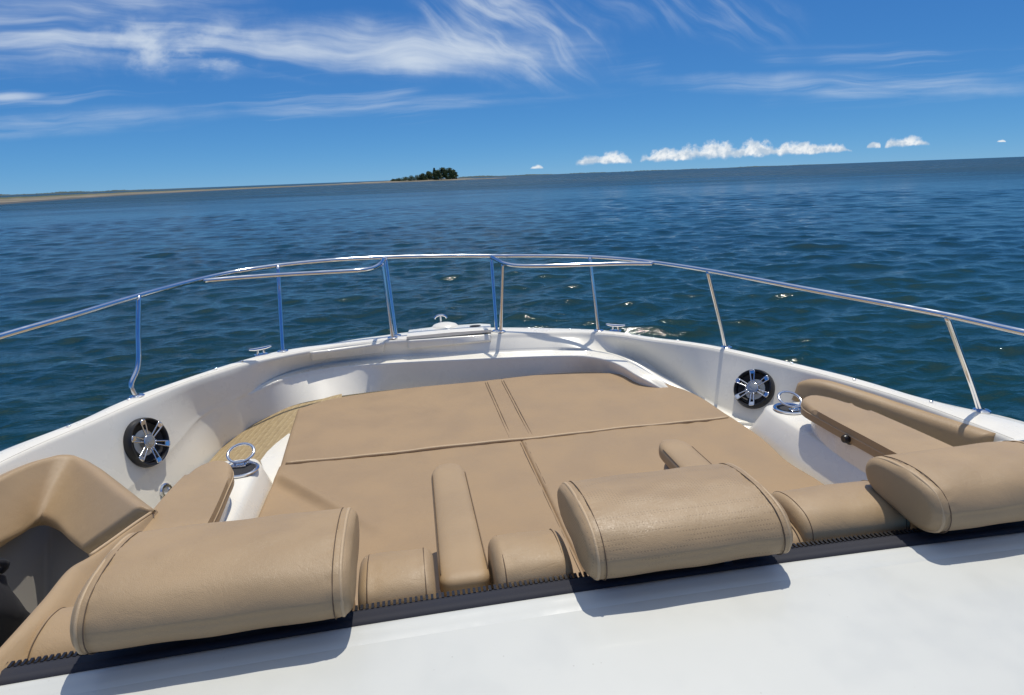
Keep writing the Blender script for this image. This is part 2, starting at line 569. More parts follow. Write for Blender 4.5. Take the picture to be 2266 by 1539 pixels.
# woven mat
M_mat, t, b, co = material('woven_vinyl_mat', (0.5, 0.36, 0.18), 0.75)
mp = t.n('ShaderNodeMapping', {'Vector': co, 'Rotation': (0, 0, R(12)), 'Scale': (1, 1, 1)}).outputs[0]
wa = t.n('ShaderNodeTexWave', {'Vector': mp, 'Scale': 32.0, 'Distortion': 0.8, 'Detail': 2}, bands_direction='Y').outputs['Fac']
wb = t.n('ShaderNodeTexWave', {'Vector': mp, 'Scale': 9.0, 'Distortion': 0.5}, bands_direction='X').outputs['Fac']
colm = t.mix(t.remap(wa, 0.25, 0.8), (0.30, 0.215, 0.105, 1), (0.50, 0.38, 0.20, 1))
colm = t.mix(t.remap(wb, 0.85, 1.0, 0, 0.5), colm, (0.55, 0.44, 0.26, 1))
colm = t.mix(t.remap(t.noise(mp, 46, 4), 0.4, 0.7, 0, 0.5), colm, (0.27, 0.19, 0.10, 1))
t.t.links.new(colm, b.inputs['Base Color'])
bump(t, b, t.math('ADD', wa, wb), 0.5, 0.003)

# ------------------------------------------------------------------ sea
def build_sea():
    rng = np.random.default_rng(11)
    # rings thin out with distance, spokes are dense where the bow looks
    r = [0.2, 1.0, 1.7, 2.4, 3.1, 3.8, 4.5, 5.2, 6.0]
    while r[-1] < 60000:
        q = r[-1]
        g = 0.006 if q < 60 else 0.0085 if q < 140 else 0.02 if q < 1500 else 0.12
        r.append(q * (1 + g))
    r = np.array(r)
    th = np.r_[np.linspace(-math.pi, -1.0, 50, endpoint=False), np.linspace(-1.0, 1.2, 860, endpoint=False),
               np.linspace(1.2, math.pi, 50, endpoint=False)]
    Rg, Tg = np.meshgrid(r, th, indexing='ij')
    X, Y = Rg * np.sin(Tg), Rg * np.cos(Tg)
    Z = np.zeros_like(X)
    dX = np.zeros_like(X); dY = np.zeros_like(X)
    cell = Rg * np.where(Rg < 60, 0.006, 0.0085)
    n = 120
    lam = np.exp(rng.uniform(math.log(0.20), math.log(2.2), n))
    head = R(185) + rng.normal(0, 0.70, n)                    # running in over the bow
    for L, a in zip(lam, head):
        k = 2 * math.pi / L
        amp = 0.0040 * L ** 0.80 * rng.uniform(0.5, 1.3)
        fade = np.clip((L / cell - 2.2) / 2.5, 0, 1)
        ph = k * (X * math.sin(a) + Y * math.cos(a)) + rng.uniform(0, 6.28)
        Z += amp * fade * np.cos(ph)
        q = 0.75
        dX -= q * amp * fade * math.sin(a) * np.sin(ph)
        dY -= q * amp * fade * math.cos(a) * np.sin(ph)
    # gusts: calmer and rougher lanes
    gust = 0.80 + 0.25 * np.sin(X * 0.11 + 1.3 * np.sin(Y * 0.05)) * np.sin(Y * 0.083 + 0.9)
    Z *= gust
    X2, Y2 = X + dX * gust, Y + dY * gust
    co = np.stack([X2, Y2, Z], -1).reshape(-1, 3)
    nr, nc = X.shape
    i, j = np.meshgrid(np.arange(nr - 1), np.arange(nc), indexing='ij')
    a = i * nc + j; bq = i * nc + (j + 1) % nc
    f = np.stack([a, a + nc, bq + nc, bq], -1).reshape(-1, 4)
    me = bpy.data.meshes.new('sea')
    me.vertices.add(len(co)); me.vertices.foreach_set('co', co.ravel())
    me.loops.add(f.size); me.loops.foreach_set('vertex_index', f.ravel().astype(np.int32))
    me.polygons.add(len(f))
    me.polygons.foreach_set('loop_start', np.arange(0, f.size, 4, dtype=np.int32))
    me.polygons.foreach_set('loop_total', np.full(len(f), 4, dtype=np.int32))
    me.update(); me.validate()
    me.polygons.foreach_set('use_smooth', [True] * len(f))
    o = bpy.data.objects.new('sea', me)
    C.objects.link(o)
    mt, t, b, co = material('sea_water', (0.004, 0.020, 0.022), 0.03)
    b.inputs['IOR'].default_value = 1.333
    mp = t.n('ShaderNodeMapping', {'Vector': co, 'Rotation': (0, 0, R(4)), 'Scale': (0.55, 1.0, 1.0)}).outputs[0]
    n1 = t.noise(mp, 5.5, 5, 0.62, 0.3)
    n2 = t.noise(mp, 0.9, 6, 0.66, 0.4)
    n3 = t.noise(mp, 0.10, 5, 0.6)
    n0 = t.noise(mp, 0.42, 4, 0.62, 0.4)
    gd = t.vmath('LENGTH', t.n('ShaderNodeNewGeometry').outputs['Position'])
    farf = t.remap(gd, 40.0, 260.0)                       # chop finer than the mesh out there
    lane = t.remap(t.noise(t.n('ShaderNodeMapping', {'Vector': co, 'Scale': (0.02, 0.05, 0.02)}).outputs[0], 1.0, 5, 0.6), 0.3, 0.7, -0.06, 0.06)
    t.t.links.new(t.math('ADD', t.remap(gd, 12.0, 170.0, 0.085, 0.30), t.math('MULTIPLY', lane, t.remap(gd, 20.0, 120.0))), b.inputs['Roughness'])
    hgt = t.math('ADD', t.math('MULTIPLY', n1, 0.024), t.math('MULTIPLY', n2, 0.075))
    hgt = t.math('ADD', hgt, t.math('MULTIPLY', farf, t.math('ADD', t.math('MULTIPLY', n0, 1.15), t.math('MULTIPLY', n2, 0.36))))
    bump(t, b, hgt, 0.85, 1.0)
    deep = t.mix(t.remap(n3, 0.35, 0.65), (0.0030, 0.0260, 0.0245, 1), (0.0055, 0.0360, 0.0300, 1))
    t.t.links.new(deep, b.inputs['Base Color'])
    me.materials.append(mt)
    return tag(o, 'choppy blue green sea around the boat', None, None, 'structure')


build_sea()

# ------------------------------------------------------------------ the boat: mouldings
boat = thing('motor_boat', (0.2, 1.6, 0.0), 'white motor boat bow with tan lounge, seen from behind its dash', 'boat')


def gun_h(px):
    return float(np.interp(px, [-300, 0, 300, 600, 1000, 1320, 1600, 1900, 2300, 2600],
                           [0.860, 0.865, 0.870, 0.880, 0.898, 0.926, 0.944, 0.956, 0.964, 0.966]))


def gp(px, py, dh=0.0):
    return at(px, py, gun_h(px) + dh)


O_px = [(0, 999), (152, 942), (286, 882), (397, 844), (477, 817), (546, 796), (620, 777), (720, 763), (793, 750), (862, 741),
        (896, 736), (965, 730), (1017, 727), (1068, 725.5), (1160, 725.5), (1309, 730), (1371, 735), (1420, 745), (1556, 762),
        (1750, 803), (1890, 837), (2058, 886), (2266, 934)]
I_px = [(0, 1024), (120, 971), (203, 934), (305, 889), (400, 850), (480, 823), (550, 802), (620, 787), (679, 776), (759, 764),
        (855, 754), (900, 751), (1000, 745), (1089, 740), (1160, 738.5), (1216, 737.5), (1324, 738), (1386, 744), (1430, 751),
        (1556, 768), (1747, 811), (1809, 827), (1890, 849), (2058, 902), (2214, 951)]
Opts = [gp(*p) for p in O_px]
Ipts = [gp(*p) for p in I_px]
Opts = [Opts[0] + Vector((-0.26, -1.6, 0.0))] + Opts + [Opts[-1] + Vector((0.12, -1.1, -0.01))]
Ipts = [Ipts[0] + Vector((-0.25, -1.5, 0.0))] + Ipts + [Ipts[-1] + Vector((0.03, -1.2, -0.01))]
NS = 220
Orow, Irow = spline(Opts, NS), spline(Ipts, NS)

# liner: gunwale lip, wall, gutter, ledge, riser
def st(i, g, u, l, b):
    return (gp(*i) if len(i) == 2 else V(*i),) + tuple(at(*q) if q[0] > 3 or q[0] < -3 else V(*q) for q in (g, u, l, b))


def side(i, bx, by, bh):
    I = gp(*i) if len(i) == 2 else V(*i)
    B = V(bx, by, bh)
    return (I, I.lerp(B, 0.42), I.lerp(B, 0.46), I.lerp(B, 0.50), B)


def front(i, u, l, hu=1.0, hb=1.16):
    I = gp(*i)
    U, Lp = at(*u, hu), at(*l, hu + 0.004)
    B = Lp + Vector((0, -0.015, 0)); B.z = ZC - hb
    return (I, U + Vector((0, 0.004, 0.012)), U, Lp, B)


left_end = Ipts[0]
stations = [
    (left_end,) + side((-1.60, 0.66, 0.865), -1.42, 0.66, 1.50)[1:],
    side((0, 1024), -1.16, 2.05, 1.48),
    side((203, 934), -1.07, 2.55, 1.45),
    side((305, 889), -1.00, 2.86, 1.36),
    side((400, 850), *[c for c in (at(500, 985, 1.25).x, at(500, 985, 1.25).y, 1.25)]),
    side((480, 823), at(537, 957, 1.215).x, at(537, 957, 1.215).y, 1.215),
    side((550, 802), at(560, 940, 1.20).x, at(560, 940, 1.20).y, 1.20),
    (gp(620, 787), at(602, 837, 0.996), at(602, 838, 1.002), at(606, 846, 1.006), at(610, 915, 1.165)),
    (gp(679, 776), at(652, 818, 0.990), at(652, 819, 1.0), at(657, 830, 1.004), at(642, 900, 1.145)),
    (gp(759, 764), at(722, 803, 0.990), at(722, 804, 1.0), at(727, 816, 1.004), at(702, 885, 1.125)),
    front((855, 754), (860, 792), (862, 804)),
    front((1000, 745), (1000, 784), (1000, 797)),
    front((1089, 740), (1110, 779), (1110, 792)),
    front((1216, 737.5), (1220, 775), (1220, 788)),
    (gp(1324, 738), at(1300, 773, 0.995), at(1292, 775, 1.0), at(1288, 788, 1.004), V(1.02, 3.32, 1.16)),
    (gp(1386, 744), at(1368, 785, 1.05), at(1347, 783, 1.005), at(1336, 795, 1.008), V(1.10, 3.22, 1.16)),
    (gp(1430, 751), at(1420, 805, 1.10), at(1388, 800, 1.012), at(1374, 809, 1.016), V(1.15, 3.10, 1.16)),
    (gp(1556, 768), at(1500, 850, 1.17), at(1437, 833, 1.03), at(1420, 836, 1.034), V(1.20, 2.90, 1.18)),
    (gp(1747, 811), at(1648, 925, 1.215), at(1632, 928, 1.22), at(1622, 932, 1.222), V(1.56, 2.62, 1.26)),
    side((1890, 849), 1.90, 2.37, 1.30),
    side((2058, 902), 2.00, 1.94, 1.30),
    (Ipts[-1],) + side((2.08, 0.45, 0.966), 2.02, 0.45, 1.30)[1:],
]
cols = []
for k in range(5):
    cols.append(spline([s[k] for s in stations], NS))
# keep the top edge on the gunwale curve and refine the wall
rows = []
Itop = cols[0]
Iup = [p + Vector((0, 0, 0)) for p in Itop]


def between(a, b, ts, bulge=0.0):
    out = []
    for t_ in ts:
        out.append([p.lerp(q, t_) for p, q in zip(a, b)])
    return out


def inward(i):
    t_ = Itop[min(i + 1, NS - 1)] - Itop[max(i - 1, 0)]
    return Vector((t_.y, -t_.x, 0)).normalized()


cap_in = [Itop[i] + Vector((0, 0, 0.0)) for i in range(NS)]
r1 = [Itop[i] + inward(i) * 0.006 + Vector((0, 0, -0.004)) for i in range(NS)]
r2 = [Itop[i] + inward(i) * 0.010 + Vector((0, 0, -0.014)) for i in range(NS)]
rows = [cap_in, r1, r2] + between(r2, cols[1], [0.2, 0.4, 0.6, 0.8, 0.93]) + [cols[1]]
rows += [cols[2]] + between(cols[2], cols[3], [0.5, 0.88])
lip = []
for i in range(NS):
    lip.append(cols[3][i] + Vector((0, 0, -0.010)))
rows += [cols[3], lip] + between(lip, cols[4], [0.15, 0.4, 0.7, 0.92, 1.0])
liner = rows_obj('liner', rows, M_gel, boat)
bm = bmesh.new(); bm.from_mesh(liner.data)
bmesh.ops.recalc_face_normals(bm, faces=bm.faces)
bm.to_mesh(liner.data)
LINER = BVHTree.FromBMesh(bm)
bm.free()
Ocap = spline([Vector(p) for p in Opts], NS)


def hit(px, py):
    d = ray(px, py).normalized()
    loc, nor, _, _ = LINER.ray_cast(EYE, d)
    if loc is None:
        return None, None
    if nor.dot(d) > 0: nor = -nor
    return loc, nor


# gunwale cap and hull
def nearest_rows():
    """pair each inner station with the outer rim"""
    O = np.array([list(p) for p in spline(Opts, 900)])
    out = []
    last = 0
    for i in range(NS):
        p = np.array(Itop[i]); n_ = np.array(-inward(i))
        rel = O - p
        along = np.abs(rel[:, :2] @ np.array([-n_[1], n_[0]])) + 0.05 * np.linalg.norm(rel, axis=1)
        along[:last] += 10
        j = int(np.argmin(along)); last = max(last, j - 4)
        out.append(Vector(O[j]))
    return out


Om = nearest_rows()
Om[0], Om[-1] = Opts[0].copy(), Opts[-1].copy()
Om = spline([Om[i] for i in range(0, NS, 4)] + [Om[-1]], NS)
crown = [Itop[i].lerp(Om[i], 0.35) + Vector((0, 0, 0.006)) for i in range(NS)]
crown2 = [Itop[i].lerp(Om[i], 0.75) + Vector((0, 0, 0.006)) for i in range(NS)]
edge = [Om[i] - inward(i) * 0.010 + Vector((0, 0, -0.012)) for i in range(NS)]
edge2 = [Om[i] - inward(i) * 0.008 + Vector((0, 0, -0.06)) for i in range(NS)]
sharp(rows_obj('gunwale', [[p + Vector((0, 0, 0.001)) for p in Itop], crown, crown2, Om, edge, edge2], M_gel, boat), 60)
hull_rows = [edge2]
for f_, d_ in ((0.06, 0.30), (0.16, 0.62), (0.30, 0.95), (0.52, 1.30), (0.72, 1.55)):
    hull_rows.append([Vector((0.2 + (edge2[i].x - 0.2) * (1 - f_ * 0.55), edge2[i].y - f_ * 0.75 * max(0, (edge2[i].y - 1.0) / 2.7),
                              edge2[i].z - d_)) for i in range(NS)])
rows_obj('hull', hull_rows, M_gel, boat)
rr_path = [Om[i] - inward(i) * 0.014 + Vector((0, 0, -0.045)) for i in range(0, NS, 2)]
tube('rub_rail', rr_path, 0.016, M_steel, boat, 8)

# cockpit sole and seat base
sole = MB().box((-1.6, -0.6, ZC - 1.62), (2.1, 3.3, ZC - 1.58))
sole.build('cockpit_sole', M_gel, boat)
PADH = 1.075                                                   # sun pad top below the lens
plat = [at(500, 985, 1.25), at(537, 957, 1.215), at(560, 940, 1.20), at(610, 915, 1.165), at(642, 900, 1.145), at(702, 885, 1.125), at(760, 872, 1.12)]
inner = [at(430, 1060, 1.25), at(490, 1060, 1.215), at(545, 1060, 1.19), at(600, 1040, 1.16), at(640, 985, 1.145), at(700, 960, 1.135), at(760, 940, 1.125)]
mat_rows = between([p + Vector((-0.01, 0.01, -0.002)) for p in spline(plat, 24)], spline(inner, 24), [0, 0.25, 0.5, 0.75, 1.0])
mo = rows_obj('floor_mat', mat_rows, M_mat, boat)
tag(mo, 'woven tan floor mat between the left wall and the sun pad')

base = MB().prism([(-0.555, 1.15), (1.385, 1.15), (1.40, 2.4), (1.30, 2.95), (1.12, 3.18), (-0.40, 3.22), (-0.555, 2.95)], ZC - 1.58, ZC - 1.122, 0.012)
base.build('seat_base', M_gel, boat)
# white corner of the seat base beside the pad
cw = [at(638, 962, 1.118), at(610, 984, 1.118), at(590, 1003, 1.118), at(576, 1022, 1.118), at(586, 1050, 1.118), at(598, 1090, 1.118), at(640, 1090, 1.118), at(665, 962, 1.118)]
MB().prism([(p.x, p.y) for p in cw], ZC - 1.40, ZC - 1.112, 0.004).build('base_corner', M_gel, boat)

# ------------------------------------------------------------------ dash at the bottom of the picture
dash_prof = [(1.082, 1.30), (1.082, 0.823), (1.077, 0.809), (1.068, 0.804), (0.98, 0.803), (0.84, 0.804), (0.58, 0.809), (0.18, 0.83), (-0.42, 0.86), (-1.2, 0.905)]
dx = np.linspace(-1.45, 1.98, 30)
rows_obj('dash', [[V(x, y - 0.012 * (x - 0.35) ** 2, h + 0.006 * (x - 0.3) ** 2) for x in dx] for y, h in dash_prof], M_gel2, boat)
strip = thing('zipper_strip', (0.4, 1.0, ZC - 0.78), 'long black zipper strip lying along the front edge of the white dash', 'zipper')
zx = np.linspace(-0.770, 1.95, 60)


def dash_pt(x, y, up):
    return V(x, y - 0.020 - 0.012 * (x - 0.35) ** 2, 0.804 + 0.006 * (x - 0.3) ** 2 - up)


zy = lambda x: 0.0
rows_obj('tape', [[dash_pt(x, y, u) for x in zx] for y, u in ((1.099, 0.000), (1.098, 0.006), (1.088, 0.008), (1.076, 0.006), (1.073, 0.0085), (1.068, 0.0065),
                  (1.060, 0.006), (1.057, 0.000))], M_zip, strip)
rows_obj('welt', [[dash_pt(x, y, u) for x in zx] for y, u in ((1.0575, 0.0005), (1.054, 0.0045), (1.046, 0.0062), (1.037, 0.0052), (1.031, 0.0036), (1.022, 0.0040),
                  (1.012, 0.0026), (1.004, 0.0004))], M_gel2, strip)
teeth = MB()
x = -0.755
while x < 1.94:
    p = dash_pt(x, 1.100, 0.004)
    teeth.box((p.x - 0.0026, p.y - 0.004, p.z - 0.003), (p.x + 0.0026, p.y + 0.011, p.z + 0.004))
    x += 0.0105
tt = teeth.build('zipper_teeth', M_black, strip, smooth=False)
tt['kind'] = 'stuff'
sl = MB()
p = dash_pt(0.615, 1.078, 0.008)
sl.box((p.x - 0.010, p.y - 0.006, p.z), (p.x + 0.010, p.y + 0.006, p.z + 0.008), bev=0.002)
sl.build('slider', M_steel, strip)

# ------------------------------------------------------------------ sun pads
pz = 1.128


def wrinkle_line(A, p, q, wd, amp, ph=0.0):
    p, q = np.array(p[:2]), np.array(q[:2])
    d = q - p; L = np.linalg.norm(d); d /= L
    rel = A[:, :, :2] - p
    s = rel @ d; n_ = rel @ np.array([-d[1], d[0]])
    env = np.clip(np.minimum(s / 0.05, (L - s) / (0.7 * L)), 0, 1)
    return amp * env * np.exp(-(n_ / wd) ** 2)


def soft(A, amp, s):
    x, y = A[:, :, 0], A[:, :, 1]
    return amp * (np.sin(x * 3.1 * s + 1.1) * np.sin(y * 2.7 * s + .4) + 0.6 * np.sin(x * 7.3 * s + y * 3.3 * s) + 0.4 * np.sin(y * 11 * s - x * 4 * s))


def pucker(A):
    """gathers in the cover where it is sewn at the cross seam and the middle seam"""
    x, y = A[:, :, 0], A[:, :, 1]
    n_ = np.sin(x * 47 + 2.1 * np.sin(x * 11)) * 0.6 + np.sin(x * 83 + 1.0) * 0.4
    d1 = 0.0017 * n_ * np.exp(-((y - 2.405) / 0.055) ** 2)
    n2_ = np.sin(y * 43 + 1.7 * np.sin(y * 9)) * 0.6 + np.sin(y * 71) * 0.4
    return d1 + 0.0012 * n2_ * np.exp(-((x - 0.425) / 0.05) ** 2) * (y < 2.40)


PT = pz - PADH
up = (0, 0, 1)
yA = 2.405
g = coons([V(-0.560, yA, pz), V(0.4, yA + .004, pz), V(1.395, yA + .02, pz)],
          [V(-0.585, 3.06, pz), V(-0.40, 3.19, pz), V(0.3, 3.255, pz), V(0.95, 3.24, pz), V(1.245, 3.06, pz)],
          [V(-0.560, yA, pz), V(-0.575, 2.75, pz), V(-0.585, 3.06, pz)],
          [V(1.395, yA + .02, pz), V(1.375, 2.75, pz), V(1.245, 3.06, pz)], 200, 110)


def front_disp(A):
    return soft(A, 0.0020, 1.3) + pucker(A) - 0.0035 * (np.exp(-((A[:, :, 0] - 0.385) / 0.004) ** 2) + np.exp(-((A[:, :, 0] - 0.475) / 0.004) ** 2))


pad = thing('sun_pad', V(0.4, 2.8, pz), 'wide tan front sun pad reaching into the bow, two seams across', 'cushion', 'tan sun pad cushions')
pf = pillow('pad', g, PT, 0.016, M_tan2, pad, up, front_disp, 'b')


def pad_top(x, y, lift=0.0012):
    return V(x, y, PADH - lift)


def stitch(path, parent, r=0.0011):
    return tube('stitching', path, r, M_thread, parent, 5)


for sx in (0.379, 0.391, 0.469, 0.481):
    stitch([pad_top(sx, y, 0.0006) for y in np.linspace(yA + 0.035, 3.215, 24)], pad, 0.0010)
welt = tube('piping', [pad_top(x, yA + 0.010 + 0.004 * math.sin(x * 9), 0.0) + Vector((0, 0, 0.001 * math.sin(x * 23))) for x in np.linspace(-0.53, 1.365, 80)], 0.0075, M_pipe, pad, 8)

g = coons([V(-0.548, 1.18, pz), V(0.425, 1.18, pz)], [V(-0.560, yA, pz), V(0.425, yA + .004, pz)],
          [V(-0.548, 1.18, pz), V(-0.562, 1.8, pz), V(-0.560, yA, pz)], [V(0.425, 1.18, pz), V(0.425, yA + .004, pz)], 150, 150)


def left_disp(A):
    d = soft(A, 0.0028, 1.6) + pucker(A)
    a, b_ = at(612, 1050, PADH), at(880, 1195, PADH)
    d += wrinkle_line(A, a, b_, 0.020, 0.013) - wrinkle_line(A, a + Vector((-.02, -.045, 0)), b_ + Vector((-.02, -.045, 0)), 0.030, 0.012)
    a, b_ = at(640, 1060, PADH), at(800, 1075, PADH)
    return d + wrinkle_line(A, a, b_, 0.03, 0.003)


pad2 = thing('sun_pad', V(-0.06, 1.8, pz), 'tan rear sun pad on the left with a diagonal crease', 'cushion', 'tan sun pad cushions')
pillow('pad', g, PT, 0.012, M_tan2, pad2, up, left_disp, 'tr')
g = coons([V(0.425, 1.18, pz), V(1.37, 1.18, pz)], [V(0.425, yA + .004, pz), V(1.395, yA + .02, pz)],
          [V(0.425, 1.18, pz), V(0.425, yA + .004, pz)],
          [V(1.37, 1.18, pz), V(1.36, 1.6, pz), V(1.385, 1.75, pz), V(1.372, 1.95, pz), V(1.395, 2.15, pz), V(1.395, yA + .02, pz)], 150, 150)
pad3 = thing('sun_pad', V(0.9, 1.8, pz), 'tan rear sun pad on the right beside the white cup holder console', 'cushion', 'tan sun pad cushions')
pillow('pad', g, PT, 0.012, M_tan2, pad3, up, lambda A: soft(A, 0.0028, 1.4) + pucker(A), 'tl')
for dxs in (-0.010, 0.012):
    stitch([pad_top(0.425 + dxs + (0.0 if y > 1.3 else 0), y, 0.0006) for y in np.linspace(1.3, yA - 0.03, 30)], pad3 if dxs > 0 else pad2, 0.0010)


# ------------------------------------------------------------------ backrests, headrests, armrests
def bolster(name, prof, x0, x1, mat, parent, end_r=0.028, n=44, tilt=0.0, puff=0.0):
    """profile (y, h) carried from x0 to x1 with rolled ends"""
    loop = spline([(y, h) for y, h in prof], 128, True)
    cy = sum(p[0] for p in loop) / 128; ch = sum(p[1] for p in loop) / 128
    rings = []
    K = 8
    left_e = [(x0 + end_r * (1 - math.cos(math.pi / 2 * k / K)), math.sin(math.pi / 2 * k / K)) for k in range(0, K + 1)]
    right_e = [(x1 - (x - x0), s) for x, s in reversed(left_e)]
    mid = [(x0 + end_r + (x1 - x0 - 2 * end_r) * k / n, 1.0) for k in range(1, n)]
    inset = min(end_r, 0.034)
    mn = min(max(p[0] for p in loop) - cy, max(p[1] for p in loop) - ch)
    for x, s in left_e + mid + right_e:
        sc = 1 - (1 - s) * inset / mn * 1.0
        u = (x - x0) / (x1 - x0)
        bl = puff * (4 * u * (1 - u)) ** 0.5
        ring = []
        for p in loop:
            dy, dh = p[0] - cy, p[1] - ch
            # shrink by an even border instead of scaling
            L = math.hypot(dy, dh)
            e_ = min(x - x0, x1 - x)
            an_ = math.atan2(dh, dy)
            sag = 0.0013 * math.sin(17 * x + 3 * an_ + 1.7 * x0) * math.sin(9 * x + 2.0 * an_) + 0.0008 * math.sin(41 * x - 5 * an_)
            sag -= 0.0016 * math.exp(-((e_ - 0.033) / 0.012) ** 2) * (0.6 + 0.4 * math.sin(26 * an_ + 40 * x0))
            k2 = max(0.0, L - (1 - s) * inset + sag * s + bl * (1 if dh < 0 else 0.2)) / max(L, 1e-6)
            ring.append(V(x, cy + dy * k2 + tilt * (x - x0), ch + dh * k2))
        rings.append(ring)
    return loft(name, rings, mat, parent), loop, (cy, ch)


def seam(loop, c, x, parent, grow=0.001, r=0.0016, mat=None, name='stitching', arc=None, tilt=0.0, x0=0.0):
    cy, ch = c
    pts = []
    for p in loop:
        dy, dh = p[0] - cy, p[1] - ch
        L = math.hypot(dy, dh); k2 = (L + grow) / L
        pts.append(V(x, cy + dy * k2 + tilt * (x - x0), ch + dh * k2))
    return tube(name, pts, r, mat or M_thread, parent, 6, True)


HEAD = [(1.000, 0.752), (0.990, 0.728), (0.998, 0.700), (1.026, 0.674), (1.075, 0.660), (1.14, 0.656), (1.21, 0.662), (1.255, 0.676),
        (1.276, 0.700), (1.268, 0.728), (1.235, 0.748), (1.15, 0.764), (1.05, 0.770)]


def headrest(x0, x1, label, mat, dy=0.0, dh=0.0, tilt=0.0, seam_in=0.030, puff=0.004, deep=1.0):
    prof = [(0.99 + (y - 0.99) * deep + dy, h + dh) for y, h in HEAD]
    t_ = thing('headrest', V((x0 + x1) / 2, 1.13 + dy, 0.77 + dh), label, 'headrest', 'tan padded headrests above the dash')
    _, lp, c = bolster('cushion', prof, x0, x1, mat, t_, 0.026, 44, tilt, puff)
    for xs in (x0 + seam_in, x1 - seam_in):
        u = (xs - x0) / (x1 - x0); bl = puff * (4 * u * (1 - u)) ** 0.5
        seam(lp, c, xs, t_, bl + 0.0002, 0.0011, tilt=tilt, x0=x0)
    for xs in (x0 + seam_in * 0.55, x1 - seam_in * 0.55):
        seam(lp, c, xs, t_, -0.0035, 0.0042, M_pipe, 'piping', tilt=tilt, x0=x0)
    # long crease where the top panel rolls over the rear edge
    cr = [(y + dy, h + dh) for y, h in ((0.9915, 0.712),)]
    # hinge bracket under the cushion
    xm = (x0 + x1) / 2
    for s in (-0.09, 0.09):
        mb = MB()
        q = V(xm + s, 1.12 + dy + tilt * (xm - x0), 0.80 + dh)
        mb.box((q.x - 0.02, q.y - 0.03, q.z - 0.05), (q.x + 0.02, q.y + 0.03, q.z + 0.045), bev=0.004)
        mb.build('hinge', M_black, t_)
    return t_


headrest(-0.605, -0.142, 'tan headrest nearest the left wall, with plain smooth cover', M_tan)
headrest(0.300, 0.728, 'tan headrest in the middle with perforated cover', M_perf)
headrest(1.045, 1.45, 'tan headrest farthest right, beside the white gunwale', M_tan, 0.0, 0.002, deep=0.80)

BLK = [(1.098, 1.12), (1.092, 0.95), (1.090, 0.85), (1.094, 0.812), (1.115, 0.788), (1.155, 0.776), (1.205, 0.776), (1.242, 0.790), (1.262, 0.824), (1.275, 0.95), (1.28, 1.12)]


def block(x0, x1, label, dh=0.0, dy=0.0, end=0.022):
    t_ = thing('backrest', V((x0 + x1) / 2, 1.1, 1.12), label, 'backrest', 'tan backrest cushions along the dash')
    _, lp, c = bolster('cushion', [(y + dy, h + dh) for y, h in BLK], x0, x1, M_tan, t_, end, 24, 0, 0.003)
    for xs in (x0 + end * 0.9, x1 - end * 0.9):
        seam(lp, c, xs, t_, 0.0018, 0.0011)
    return t_


block(-0.760, -0.170, 'tan backrest under the left headrest', 0.030)
block(-0.146, 0.010, 'narrow tan backrest between the left headrest and the near armrest', 0.0)
block(0.134, 0.298, 'narrow tan backrest right of the near armrest, half in shadow', -0.006)
block(0.500, 0.835, 'tan backrest under the middle headrest', 0.010)
block(0.825, 1.10, 'tan backrest between the middle and right headrests', -0.022, 0.01)
block(1.14, 1.53, 'tan backrest under the right headrest', 0.030)


def armrest(xc, label):
    t_ = thing('armrest', V(xc, 1.25, 0.92), label, 'armrest', 'tan fold down armrests')
    for nm, y0, y1, hc, wd, th in (('pad', 1.148, 1.735, 0.842, 0.056, 0.027), ('under_pad', 1.118, 1.70, 0.897, 0.052, 0.026)):
        rings = []
        K = 14
        L = y1 - y0
        ys = []
        for k in range(K + 1):
            a = math.pi / 2 * k / K
            ys.append((y0 + 0.030 * (1 - math.cos(a)), 0.30 + 0.70 * math.sin(a) ** 0.8, 0.25 + 0.75 * math.sin(a) ** 0.8))
        for k in range(1, 20):
            ys.append((y0 + 0.030 + (L - 0.030 - 0.075) * k / 20, 1.0, 1.0))
        for k in range(K + 1):
            a = math.pi / 2 * k / K
            ys.append((y1 - 0.075 * (1 - math.sin(a)), 0.10 + 0.90 * math.cos(a), 0.2 + 0.8 * math.cos(a) ** 0.5))
        for y, sw, sh in ys:
            ring = []
            lean = (y - y0) * 0.006
            for k in range(36):
                a = 2 * math.pi * k / 36
                cx_, cz_ = math.cos(a), math.sin(a)
                ex = math.copysign(abs(cx_) ** 0.55, cx_); ez = math.copysign(abs(cz_) ** 0.62, cz_)
                ring.append(V(xc + lean + ex * wd * sw * (1.0 - 0.10 * (y - y0) / L), y, hc - ez * th * sh))
            rings.append(ring)
        loft(nm, rings, M_tan, t_)
    if True:
        loopp = []
        for s in (-1, 1):
            pts = []
            for k in range(30):
                y = 1.185 + (1.66 - 1.185) * k / 29
                pts.append(V(xc + (y - 1.148) * 0.006 + s * 0.0515 * (1.0 - 0.10 * (y - 1.148) / 0.587), y, 0.842 - 0.0195))
            tube('stitching', pts, 0.0011, M_thread, t_, 5)
    return t_


armrest(0.074, 'tan armrest on the left, shown full length between two backrests')
armrest(0.775, 'tan armrest on the right, its tip showing beyond the middle headrest')

